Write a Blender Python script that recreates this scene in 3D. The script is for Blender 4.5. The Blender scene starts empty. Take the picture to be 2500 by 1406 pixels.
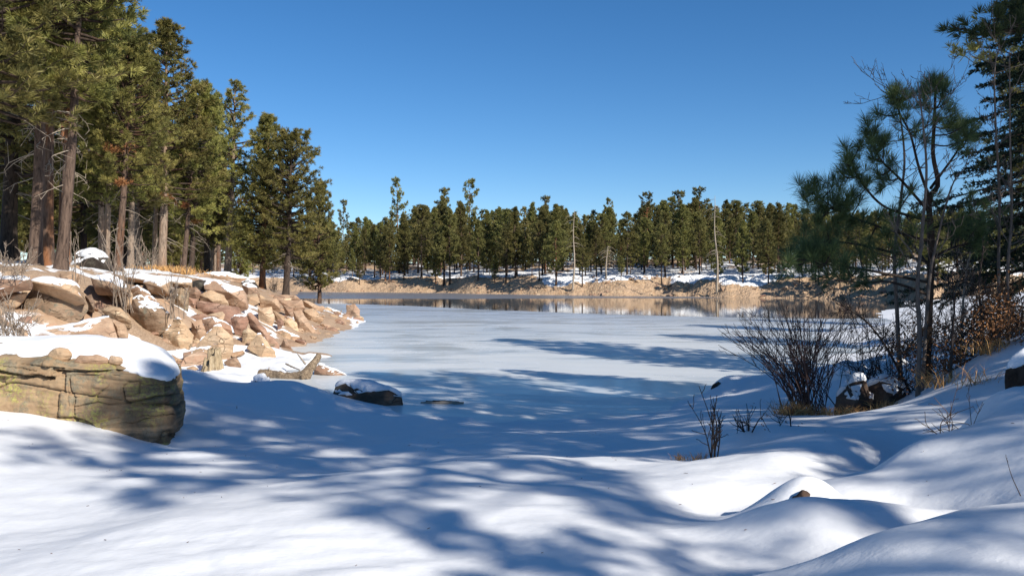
import bpy, bmesh, math, random
import numpy as np
from mathutils import Vector, Matrix, noise as mnoise

random.seed(7)
RNG = np.random.default_rng(7)
R = math.radians
scene = bpy.context.scene
col = scene.collection

# ------------------------------------------------------------------ camera, sky, sun, exposure
CAM_Z, F, HX, HY = 3.0, 2080.0, 1250.0, 688.0      # eye height above the ice; focal length and horizon in photo pixels
cam = bpy.data.cameras.new('camera')
cam.sensor_width = 36.0
cam.lens = 36.0 * F / 2500.0
cam.clip_start, cam.clip_end = 0.1, 5000.0
cam.shift_y = -(703.0 - HY) / 2500.0
camo = bpy.data.objects.new('camera', cam)
camo.location = (0, 0, CAM_Z)
camo.rotation_euler = (R(90), 0, 0)
col.objects.link(camo)
scene.camera = camo

SUN_EL = R(32)
SUN_H = Vector((0.67, -0.742, 0)).normalized()      # horizontal direction towards the sun
to_sun = Vector((SUN_H.x * math.cos(SUN_EL), SUN_H.y * math.cos(SUN_EL), math.sin(SUN_EL)))
world = bpy.data.worlds.new('World')
scene.world = world
world.use_nodes = True
wn = world.node_tree
sky = wn.nodes.new('ShaderNodeTexSky')
sky.sky_type = 'NISHITA'
sky.sun_disc = False
sky.sun_elevation = SUN_EL
sky.sun_rotation = math.atan2(SUN_H.x, SUN_H.y)
sky.altitude = 2300
sky.air_density, sky.dust_density, sky.ozone_density = 1.0, 0.5, 3.0
bgn = wn.nodes['Background']
bgn.inputs['Strength'].default_value = 0.094
vivid = wn.nodes.new('ShaderNodeHueSaturation')          # even colour grade of the whole sky
vivid.inputs['Saturation'].default_value = 1.26
vivid.inputs['Hue'].default_value = 0.501
wn.links.new(sky.outputs[0], vivid.inputs['Color'])
wn.links.new(vivid.outputs[0], bgn.inputs['Color'])
sun = bpy.data.lights.new('sun', 'SUN')
sun.energy, sun.angle, sun.color = 5.0, R(0.53), (1.0, 0.95, 0.87)
suno = bpy.data.objects.new('sun', sun)
suno.rotation_euler = (-to_sun).to_track_quat('-Z', 'Y').to_euler()
suno.location = (20, -20, 40)
col.objects.link(suno)
scene.view_settings.view_transform = 'Standard'
scene.view_settings.look = 'None'
scene.view_settings.gamma = 1.0
scene.view_settings.exposure = 0.42
scene.cycles.max_bounces = 6
scene.cycles.diffuse_bounces = 3
scene.cycles.glossy_bounces = 3
scene.cycles.transmission_bounces = 3
scene.cycles.caustics_reflective = False
scene.cycles.caustics_refractive = False

def P(px, py, d):
    """photo pixel at distance d -> point"""
    return np.array([(px - HX) / F * d, d, CAM_Z - (py - HY) / F * d])

# ------------------------------------------------------------------ noise in numpy
def _hash(ix, iy, iz, s):
    n = (ix * 374761393 + iy * 668265263 + iz * 2147483647 + s * 144269504) & 0xFFFFFFFF
    n = ((n ^ (n >> 13)) * 1274126177) & 0xFFFFFFFF
    n = ((n ^ (n >> 16)) * 2246822519) & 0xFFFFFFFF
    return ((n ^ (n >> 15)) & 0xFFFFFF) / float(0xFFFFFF)

def vnoise(p, s=0):
    p = np.asarray(p, float)
    i = np.floor(p).astype(np.int64); f = p - i
    f = f * f * f * (f * (f * 6 - 15) + 10)
    x, y, z = i[..., 0], i[..., 1], i[..., 2]
    r = 0
    for dx in (0, 1):
        for dy in (0, 1):
            for dz in (0, 1):
                w = (f[..., 0] if dx else 1 - f[..., 0]) * (f[..., 1] if dy else 1 - f[..., 1]) * (f[..., 2] if dz else 1 - f[..., 2])
                r = r + w * _hash(x + dx, y + dy, z + dz, s)
    return r * 2 - 1

def fbm(p, oct=4, s=0, gain=0.5):
    p = np.asarray(p, float); r = 0; a = 1.0
    for k in range(oct):
        r = r + a * vnoise(p * 2 ** k + 17.3 * k, s + k); a *= gain
    return r

def fbm2(x, y, sc, oct=4, s=0):
    return fbm(np.stack([np.asarray(x) * sc, np.asarray(y) * sc, np.zeros_like(np.asarray(x, float))], -1), oct, s)

def sstep(a, b, x):
    t = np.clip((x - a) / (b - a), 0, 1)
    return t * t * (3 - 2 * t)

# ------------------------------------------------------------------ mesh helpers
class MB:
    """collects verts, quads and tris in numpy chunks; build() links ONE mesh object"""
    def __init__(s):
        s.v, s.q, s.t, s.a, s.n = [], [], [], [], 0
    def add(s, v, q=None, t=None, a=None):
        v = np.asarray(v, np.float32).reshape(-1, 3)
        if q is not None and len(q): s.q.append(np.asarray(q, np.int32).reshape(-1, 4) + s.n)
        if t is not None and len(t): s.t.append(np.asarray(t, np.int32).reshape(-1, 3) + s.n)
        s.v.append(v)
        s.a.append(np.full(len(v), 0.5, np.float32) if a is None else np.asarray(a, np.float32))
        s.n += len(v)
    def mesh(s, name, mat, smooth=True):
        v = np.concatenate(s.v)
        q = np.concatenate(s.q) if s.q else np.zeros((0, 4), np.int32)
        t = np.concatenate(s.t) if s.t else np.zeros((0, 3), np.int32)
        me = bpy.data.meshes.new(name)
        me.vertices.add(len(v)); me.vertices.foreach_set('co', v.ravel())
        nl = q.size + t.size
        me.loops.add(nl)
        me.loops.foreach_set('vertex_index', np.concatenate([q.ravel(), t.ravel()]))
        me.polygons.add(len(q) + len(t))
        ls = np.concatenate([np.arange(len(q)) * 4, q.size + np.arange(len(t)) * 3]).astype(np.int32)
        me.polygons.foreach_set('loop_start', ls)
        me.update(calc_edges=True)
        at = me.attributes.new('tint', 'FLOAT', 'POINT')
        at.data.foreach_set('value', np.concatenate(s.a))
        me.polygons.foreach_set('use_smooth', np.full(len(q) + len(t), smooth))
        me.validate()
        if mat: me.materials.append(mat)
        return me
    def tube(s, pts, rad, sides=6, a=None, cap=True):
        pts = np.asarray(pts, float); n = len(pts)
        rad = np.broadcast_to(np.asarray(rad, float), (n,))
        tan = np.gradient(pts, axis=0)
        tan /= np.linalg.norm(tan, axis=1, keepdims=True) + 1e-9
        ref = np.where(np.abs(tan[:, 2:3]) > 0.9, np.array([[1., 0, 0]]), np.array([[0, 0, 1.]]))
        if np.abs(tan[:, 2]).max() > 0.9: ref = np.tile([[0.95, 0.31, 0.0]], (n, 1))
        u = np.cross(tan, ref); u /= np.linalg.norm(u, axis=1, keepdims=True) + 1e-9
        w = np.cross(tan, u)
        an = np.arange(sides) / sides * 2 * math.pi
        ring = u[:, None] * np.cos(an)[None, :, None] + w[:, None] * np.sin(an)[None, :, None]
        v = pts[:, None] + ring * rad[:, None, None]
        i = np.arange(n - 1)[:, None] * sides; j = np.arange(sides)[None]; k = (j + 1) % sides
        q = np.stack([i + j, i + k, i + sides + k, i + sides + j], -1).reshape(-1, 4)
        t = []
        v = v.reshape(-1, 3)
        if cap:
            v = np.concatenate([v, pts[-1:]]); b = (n - 1) * sides
            t = [[b + m, b + (m + 1) % sides, n * sides] for m in range(sides)]
        s.add(v, q, t, None if a is None else np.full(len(v), a))

def link(name, me, parent=None, loc=(0, 0, 0)):
    o = bpy.data.objects.new(name, me)
    o.location = loc
    if parent is not None: o.parent = parent
    col.objects.link(o)
    return o

def tag(o, label, cat, group=None, kind=None):
    if label: o['label'] = label
    if cat: o['category'] = cat
    if group: o['group'] = group
    if kind: o['kind'] = kind
    return o

def empty(name, loc, label, cat, group=None, rz=0.0):
    o = bpy.data.objects.new(name, None)
    o.empty_display_size = 0.2
    o.location = loc
    o.rotation_euler = (0, 0, rz)
    col.objects.link(o)
    return tag(o, label, cat, group)

def smooth_path(pts, n=24):
    """Catmull-Rom through points"""
    p = np.asarray(pts, float)
    if len(p) == 2: return p[0] + (p[1] - p[0]) * np.linspace(0, 1, n)[:, None]
    e = np.concatenate([[2 * p[0] - p[1]], p, [2 * p[-1] - p[-2]]])
    out = []
    ts = np.linspace(0, len(p) - 1 - 1e-6, n)
    for t in ts:
        i = int(t); f = t - i
        a, b, c, d = e[i], e[i + 1], e[i + 2], e[i + 3]
        out.append(0.5 * (2 * b + (c - a) * f + (2 * a - 5 * b + 4 * c - d) * f * f + (3 * b - a - 3 * c + d) * f ** 3))
    return np.array(out)

# ------------------------------------------------------------------ materials
class NT:
    def __init__(s, name):
        s.m = bpy.data.materials.new(name); s.m.use_nodes = True
        s.t = s.m.node_tree
        s.b = s.t.nodes['Principled BSDF']; s.out = s.t.nodes['Material Output']
    def n(s, kind, **kw):
        nd = s.t.nodes.new('ShaderNode' + kind)
        for k, v in kw.items():
            if k[0] == '_': setattr(nd, k[1:], v)
            else:
                key = int(k[1:]) if k[0] == 'i' and k[1:].isdigit() else k.replace('__', ' ')
                if hasattr(v, 'links') or isinstance(v, bpy.types.NodeSocket): s.t.links.new(v, nd.inputs[key])
                else: nd.inputs[key].default_value = v
        return nd
    def l(s, a, b): s.t.links.new(a, b)
    def coord(s, scale=(1, 1, 1), kind='Object', loc=(0, 0, 0)):
        c = s.n('TexCoord') if kind != 'World' else s.n('NewGeometry')
        mp = s.n('Mapping')
        s.l(c.outputs[kind if kind != 'World' else 'Position'], mp.inputs[0])
        mp.inputs['Scale'].default_value = scale
        mp.inputs['Location'].default_value = loc
        return mp.outputs[0]
    def noise(s, vec, scale, detail=4, rough=0.55, dist=0.0):
        nd = s.n('TexNoise'); s.l(vec, nd.inputs['Vector'])
        nd.inputs['Scale'].default_value = scale; nd.inputs['Detail'].default_value = detail
        nd.inputs['Roughness'].default_value = rough; nd.inputs['Distortion'].default_value = dist
        return nd.outputs['Fac']
    def ramp(s, fac, stops, interp='LINEAR'):
        nd = s.n('ValToRGB'); s.l(fac, nd.inputs[0]); cr = nd.color_ramp; cr.interpolation = interp
        while len(cr.elements) < len(stops): cr.elements.new(0.5)
        for e, (p, c) in zip(cr.elements, stops):
            e.position = p; e.color = (*c, 1) if len(c) == 3 else c
        return nd.outputs[0]
    def rng(s, fac, a, b, lo=0.0, hi=1.0):
        nd = s.n('MapRange', _interpolation_type='SMOOTHSTEP')
        s.l(fac, nd.inputs[0])
        for i, v in zip((1, 2, 3, 4), (a, b, lo, hi)): nd.inputs[i].default_value = v
        return nd.outputs[0]
    def math(s, op, a, b=None, clamp=False):
        nd = s.n('Math', _operation=op); nd.use_clamp = clamp
        for i, v in enumerate((a, b)):
            if v is None: continue
            if isinstance(v, (int, float)): nd.inputs[i].default_value = v
            else: s.l(v, nd.inputs[i])
        return nd.outputs[0]
    def mix(s, fac, a, b, mode='MIX'):
        nd = s.n('Mix', _data_type='RGBA', _blend_type=mode)
        for i, v in ((0, fac), (6, a), (7, b)):
            if isinstance(v, (int, float)): nd.inputs[i].default_value = v
            elif isinstance(v, tuple): nd.inputs[i].default_value = (*v, 1) if len(v) == 3 else v
            else: s.l(v, nd.inputs[i])
        return nd.outputs[2]
    def attr(s, name):
        return s.n('Attribute', _attribute_name=name).outputs['Fac']
    def bump(s, h, strength, dist=0.02, normal=None):
        nd = s.n('Bump'); s.l(h, nd.inputs['Height'])
        nd.inputs['Strength'].default_value = strength; nd.inputs['Distance'].default_value = dist
        if normal is not None: s.l(normal, nd.inputs['Normal'])
        return nd.outputs[0]
    def set(s, color=None, rough=None, normal=None, spec=None):
        for key, v in (('Base Color', color), ('Roughness', rough), ('Normal', normal), ('Specular IOR Level', spec)):
            if v is None: continue
            if isinstance(v, (int, float)): s.b.inputs[key].default_value = v
            elif isinstance(v, tuple): s.b.inputs[key].default_value = (*v, 1)
            else: s.l(v, s.b.inputs[key])
        return s.m

def m_snow():
    k = NT('snow')
    w = k.coord(kind='World')
    f1 = k.noise(w, 2.2, 5); f2 = k.noise(k.coord((1, 1.6, 1), 'World'), 26, 4)
    n = k.bump(f1, 0.35, 0.06)
    n = k.bump(f2, 0.25, 0.010, n)
    return k.set(k.ramp(f2, [(0.3, (0.76, 0.765, 0.775)), (0.7, (0.83, 0.83, 0.83))]), 0.62, n, 0.25)

def m_terrain(name, soils, snowcol=(0.82, 0.82, 0.82), grass=None):
    """snow over soil by the point attribute 'tint' (1 = snow)"""
    k = NT(name)
    w = k.coord(kind='World')
    f1 = k.noise(w, 1.7, 6, 0.6); f2 = k.noise(w, 14, 5, 0.6); f3 = k.noise(w, 0.35, 3)
    a = k.math('ADD', k.attr('tint'), k.math('MULTIPLY', k.math('SUBTRACT', f1, 0.5), 0.55))
    msk = k.rng(a, 0.46, 0.56)
    soil = k.ramp(f2, [(0.25, soils[0]), (0.5, soils[1]), (0.75, soils[2])])
    soil = k.mix(k.rng(f3, 0.4, 0.62), soil, k.ramp(f1, [(0.3, soils[3]), (0.7, soils[4])]))
    sn = k.ramp(f2, [(0.3, tuple(c * 0.95 for c in snowcol)), (0.7, snowcol)])
    h = k.math('ADD', k.math('MULTIPLY', f2, k.rng(a, 0.46, 0.56, 1.0, 0.10)), k.math('MULTIPLY', msk, 1.2))
    nb = k.bump(f1, 0.28, 0.06)
    nb = k.bump(h, 0.5, 0.035, nb)
    rip = k.noise(k.coord((1.0, 3.2, 1), 'World'), 5.0, 4, 0.55)
    nb = k.bump(rip, 0.22, 0.012, nb)
    nb = k.bump(k.noise(w, 95, 3, 0.7), 0.20, 0.004, nb)
    return k.set(k.mix(msk, soil, sn), k.rng(a, 0.46, 0.56, 0.9, 0.62), nb, 0.2)

def m_rock(name, c, lichen=0.35, dark=0.5, strata=9.0):
    k = NT(name)
    oi = k.n('ObjectInfo')
    vec = k.n('VectorMath', _operation='ADD')
    g = k.n('NewGeometry'); k.l(g.outputs['Position'], vec.inputs[0])
    vm = k.n('VectorMath', _operation='SCALE'); k.l(oi.outputs['Location'], vm.inputs[0]); vm.inputs['Scale'].default_value = 3.7
    k.l(vm.outputs[0], vec.inputs[1])
    v = vec.outputs[0]
    mp = k.n('Mapping'); k.l(v, mp.inputs[0]); mp.inputs['Scale'].default_value = (0.35, 0.35, strata / 4); mp.inputs['Rotation'].default_value = (0.12, 0.16, 0)
    f1 = k.noise(v, 1.3, 6, 0.6); f2 = k.noise(v, 9, 6, 0.65); f3 = k.noise(mp.outputs[0], 2.2, 5, 0.6, 0.6); f4 = k.noise(v, 3.1, 7, 0.7)
    base = k.ramp(f1, [(0.25, c[0]), (0.5, c[1]), (0.75, c[2])])
    base = k.mix(k.rng(f3, 0.42, 0.6), base, k.ramp(f2, [(0.3, c[3]), (0.7, c[1])]))
    base = k.mix(k.math('MULTIPLY', k.rng(f2, 0.5, 0.68), 0.4), base, tuple(x * 0.55 for x in c[0]))
    grey = k.ramp(f2, [(0.3, (0.10, 0.095, 0.075)), (0.55, (0.19, 0.18, 0.13)), (0.75, (0.30, 0.28, 0.21))])
    base = k.mix(k.math('MULTIPLY', k.rng(f4, 0.52, 0.62), lichen), base, grey)
    stain = k.rng(k.noise(v, 0.9, 4), 0.52, 0.66)
    base = k.mix(k.math('MULTIPLY', stain, dark), base, tuple(x * 0.5 for x in c[0]))
    hv = k.n('HueSaturation'); k.l(base, hv.inputs['Color'])
    hv.inputs['Value'].default_value = 1.0
    k.l(k.rng(oi.outputs['Random'], 0, 1, 0.80, 1.15), hv.inputs['Value'])
    k.l(k.rng(oi.outputs['Random'], 0, 1, 0.49, 0.508), hv.inputs['Hue'])
    cr = k.n('TexVoronoi', _feature='DISTANCE_TO_EDGE'); cr.inputs['Scale'].default_value = 1.5
    mp2 = k.n('Mapping'); k.l(v, mp2.inputs[0]); mp2.inputs['Scale'].default_value = (0.7, 0.7, 2.2); mp2.inputs['Rotation'].default_value = (0.2, 0.25, 0.4)
    wv = k.n('VectorMath', _operation='ADD'); k.l(mp2.outputs[0], wv.inputs[0])
    nz = k.n('TexNoise'); nz.inputs['Scale'].default_value = 1.3; nz.inputs['Detail'].default_value = 4; k.l(v, nz.inputs['Vector']); k.l(nz.outputs['Color'], wv.inputs[1]); k.l(wv.outputs[0], cr.inputs['Vector'])
    ck = k.math('MULTIPLY', k.rng(cr.outputs['Distance'], 0.0, 0.035, 1.0, 0.0), k.rng(f1, 0.5, 0.62))
    k.l(k.mix(k.math('MULTIPLY', ck, 0.75), base, tuple(x * 0.25 for x in c[0])), hv.inputs['Color'])
    n = k.bump(f3, 0.8, 0.09); n = k.bump(f4, 0.6, 0.05, n); n = k.bump(f2, 0.5, 0.02, n); n = k.bump(k.math('SUBTRACT', 1.0, ck), 0.7, 0.06, n)
    return k.set(hv.outputs[0], 0.88, n, 0.2)

def m_needles(name, c0, c1, c2, trans=0.25):
    k = NT(name)
    t = k.attr('tint'); oi = k.n('ObjectInfo')
    c = k.ramp(t, [(0.0, c0), (0.5, c1), (1.0, c2)])
    hv = k.n('HueSaturation'); k.l(c, hv.inputs['Color'])
    k.l(k.rng(oi.outputs['Random'], 0, 1, 0.75, 1.2), hv.inputs['Value'])
    k.l(k.rng(oi.outputs['Random'], 0, 1, 0.488, 0.515), hv.inputs['Hue'])
    k.set(hv.outputs[0], 0.55, None, 0.25)
    tr = k.n('BsdfTranslucent'); k.l(hv.outputs[0], tr.inputs[0])
    mx = k.n('MixShader'); mx.inputs[0].default_value = trans
    k.l(k.b.outputs[0], mx.inputs[1]); k.l(tr.outputs[0], mx.inputs[2]); k.l(mx.outputs[0], k.out.inputs[0])
    return k.m

def m_bark(name, cd, cl, co, orange=0.6, sc=1.0):
    k = NT(name)
    v = k.coord((4 * sc, 4 * sc, 0.8 * sc)); v2 = k.coord((1, 1, 0.25)); oi = k.n('ObjectInfo')
    f = k.noise(v, 3.0, 6, 0.65, 0.5); f2 = k.noise(v2, 1.2, 3)
    c = k.ramp(f, [(0.32, cd), (0.52, cl), (0.72, tuple(min(1, x * 1.35) for x in cl))])
    o = k.math('MULTIPLY', k.math('MULTIPLY', k.rng(f2, 0.4, 0.6), k.rng(oi.outputs['Random'], 0.25, 0.8)), orange)
    c = k.mix(o, c, k.ramp(f, [(0.3, tuple(x * 0.4 for x in co)), (0.6, co)]))
    return k.set(c, 0.9, k.bump(f, 0.9, 0.04 / sc), 0.15)

def m_plain(name, c0, c1, scale=8, rough=0.85, bump=0.3, stretch=(1, 1, 1)):
    k = NT(name)
    f = k.noise(k.coord(stretch), scale, 5, 0.6)
    t = k.attr('tint')
    c = k.mix(k.math('ADD', k.math('MULTIPLY', k.math('SUBTRACT', f, 0.5), 1.2), t, True), c0, c1)
    return k.set(c, rough, k.bump(f, bump, 0.01), 0.2)

def m_ice():
    k = NT('lake_ice')
    w = k.coord(kind='World')
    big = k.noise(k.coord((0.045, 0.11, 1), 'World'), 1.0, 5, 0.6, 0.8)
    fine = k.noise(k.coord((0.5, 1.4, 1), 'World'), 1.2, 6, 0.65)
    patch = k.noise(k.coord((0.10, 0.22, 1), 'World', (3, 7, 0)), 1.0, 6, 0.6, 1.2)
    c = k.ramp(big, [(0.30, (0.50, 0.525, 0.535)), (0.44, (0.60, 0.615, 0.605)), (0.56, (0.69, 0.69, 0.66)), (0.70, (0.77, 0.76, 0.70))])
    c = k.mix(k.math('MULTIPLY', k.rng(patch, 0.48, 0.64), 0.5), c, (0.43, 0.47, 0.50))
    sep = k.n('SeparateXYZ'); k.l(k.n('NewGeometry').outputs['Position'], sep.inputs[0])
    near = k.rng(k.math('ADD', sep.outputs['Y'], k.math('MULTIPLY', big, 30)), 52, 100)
    c = k.mix(near, c, k.mix(0.8, c, (0.36, 0.40, 0.46)))  # far ice painted blue-grey, reflected sky and trees put into its colour
    c = k.mix(k.math('MULTIPLY', k.rng(fine, 0.56, 0.74), 0.16), c, (0.76, 0.76, 0.74))
    vo = k.n('TexVoronoi', _feature='DISTANCE_TO_EDGE'); vo.inputs['Scale'].default_value = 1.0
    wob = k.n('VectorMath', _operation='ADD')
    nz = k.n('TexNoise'); nz.inputs['Scale'].default_value = 0.4; k.l(w, nz.inputs['Vector'])
    k.l(k.coord((0.10, 0.16, 1), 'World'), wob.inputs[0]); k.l(nz.outputs['Color'], wob.inputs[1])
    k.l(wob.outputs[0], vo.inputs['Vector'])
    cr = k.math('MULTIPLY', k.rng(vo.outputs['Distance'], 0.0, 0.012, 1.0, 0.0), k.rng(fine, 0.45, 0.6))
    c = k.mix(k.math('MULTIPLY', cr, 0.55), c, (0.85, 0.86, 0.86))
    n = k.bump(fine, 0.02, 0.02)
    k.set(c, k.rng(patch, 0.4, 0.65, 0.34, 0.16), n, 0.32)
    k.b.inputs['IOR'].default_value = 1.31
    return k.m

def m_water(name, col_, rough, b):
    k = NT(name)
    f = k.noise(k.coord((0.25, 0.9, 1), 'World'), 2.2, 3, 0.5)
    k.set(col_, rough, k.bump(f, b, 0.02), 0.5)
    k.b.inputs['IOR'].default_value = 1.33
    return k.m

SAND = [(0.22, 0.135, 0.085), (0.42, 0.285, 0.185), (0.56, 0.41, 0.285), (0.34, 0.20, 0.12)]
SANDP = [(0.34, 0.22, 0.14), (0.51, 0.36, 0.235), (0.61, 0.46, 0.325), (0.42, 0.26, 0.16)]
SANDR = [(0.23, 0.13, 0.085), (0.41, 0.26, 0.175), (0.52, 0.36, 0.25), (0.34, 0.19, 0.12)]
MAT = dict(
    snow=m_snow(),
    bank=m_terrain('snowy_bank', [(0.17, 0.11, 0.07), (0.38, 0.265, 0.175), (0.52, 0.39, 0.275), (0.31, 0.19, 0.12), (0.46, 0.33, 0.22)]),
    farbank=m_terrain('far_bank', [(0.16, 0.10, 0.06), (0.42, 0.29, 0.185), (0.56, 0.42, 0.29), (0.33, 0.195, 0.11), (0.50, 0.37, 0.235)]),
    rock=m_rock('sandstone', SAND, 0.35, 0.45),
    rockp=m_rock('pale_sandstone', SANDP, 0.15, 0.3),
    rockr=m_rock('red_sandstone', SANDR, 0.2, 0.4),
    rockl=m_rock('lichen_sandstone', [(0.15, 0.09, 0.055), (0.30, 0.21, 0.14), (0.40, 0.30, 0.20), (0.22, 0.15, 0.09)], 0.85, 0.4),
    rockb=m_rock('brown_rock', [(0.045, 0.030, 0.022), (0.11, 0.075, 0.052), (0.17, 0.125, 0.09), (0.075, 0.048, 0.032)], 0.4, 0.4),
    rockd=m_rock('dark_rock', [(0.025, 0.022, 0.02), (0.06, 0.05, 0.042), (0.10, 0.085, 0.07), (0.05, 0.04, 0.03)], 0.4, 0.4),
    needles=m_needles('pine_needles', (0.070, 0.076, 0.022), (0.230, 0.212, 0.060), (0.370, 0.310, 0.095)),
    needles_far=m_needles('far_pine_needles', (0.080, 0.085, 0.030), (0.220, 0.205, 0.068), (0.34, 0.29, 0.10), 0.32),
    needles_near=m_needles('long_pine_needles', (0.045, 0.065, 0.028), (0.095, 0.125, 0.046), (0.18, 0.19, 0.07)),
    needles_fir=m_needles('fir_needles', (0.018, 0.030, 0.018), (0.035, 0.052, 0.028), (0.06, 0.08, 0.035)),
    needles_dead=m_needles('dead_needles', (0.20, 0.085, 0.03), (0.34, 0.15, 0.06), (0.46, 0.24, 0.10)),
    bark=m_bark('pine_bark', (0.030, 0.020, 0.016), (0.115, 0.078, 0.058), (0.29, 0.125, 0.055), 0.9),
    bark_pale=m_bark('weathered_bark', (0.09, 0.065, 0.05), (0.26, 0.195, 0.145), (0.34, 0.17, 0.08), 0.5),
    bark_dark=m_bark('dark_bark', (0.020, 0.015, 0.012), (0.060, 0.044, 0.034), (0.16, 0.07, 0.035), 0.4),
    snag=m_plain('bare_dead_wood', (0.22, 0.17, 0.12), (0.46, 0.39, 0.31), 6, 0.85, 0.5, (3, 3, 0.5)),
    sapling=m_plain('grey_sapling_bark', (0.05, 0.037, 0.03), (0.24, 0.19, 0.155), 14, 0.85, 0.4, (1, 1, 0.6)),
    twig=m_plain('bare_twigs', (0.14, 0.10, 0.075), (0.36, 0.29, 0.22), 9, 0.85),
    willow=m_plain('willow_stems', (0.05, 0.028, 0.022), (0.17, 0.10, 0.08), 9, 0.7),
    darktwig=m_plain('dark_twigs', (0.02, 0.015, 0.013), (0.075, 0.055, 0.045), 9, 0.8),
    grass=m_plain('dry_grass', (0.34, 0.16, 0.055), (0.58, 0.36, 0.15), 3, 0.8),
    oak=m_plain('dead_oak_leaves', (0.10, 0.042, 0.018), (0.30, 0.145, 0.06), 5, 0.75),
    ice=m_ice(),
    thinice=m_water('thin_ice', (0.20, 0.20, 0.215), 0.30, 0.15),
    water=m_water('open_water', (0.06, 0.055, 0.05), 0.05, 0.05),
)

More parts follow.
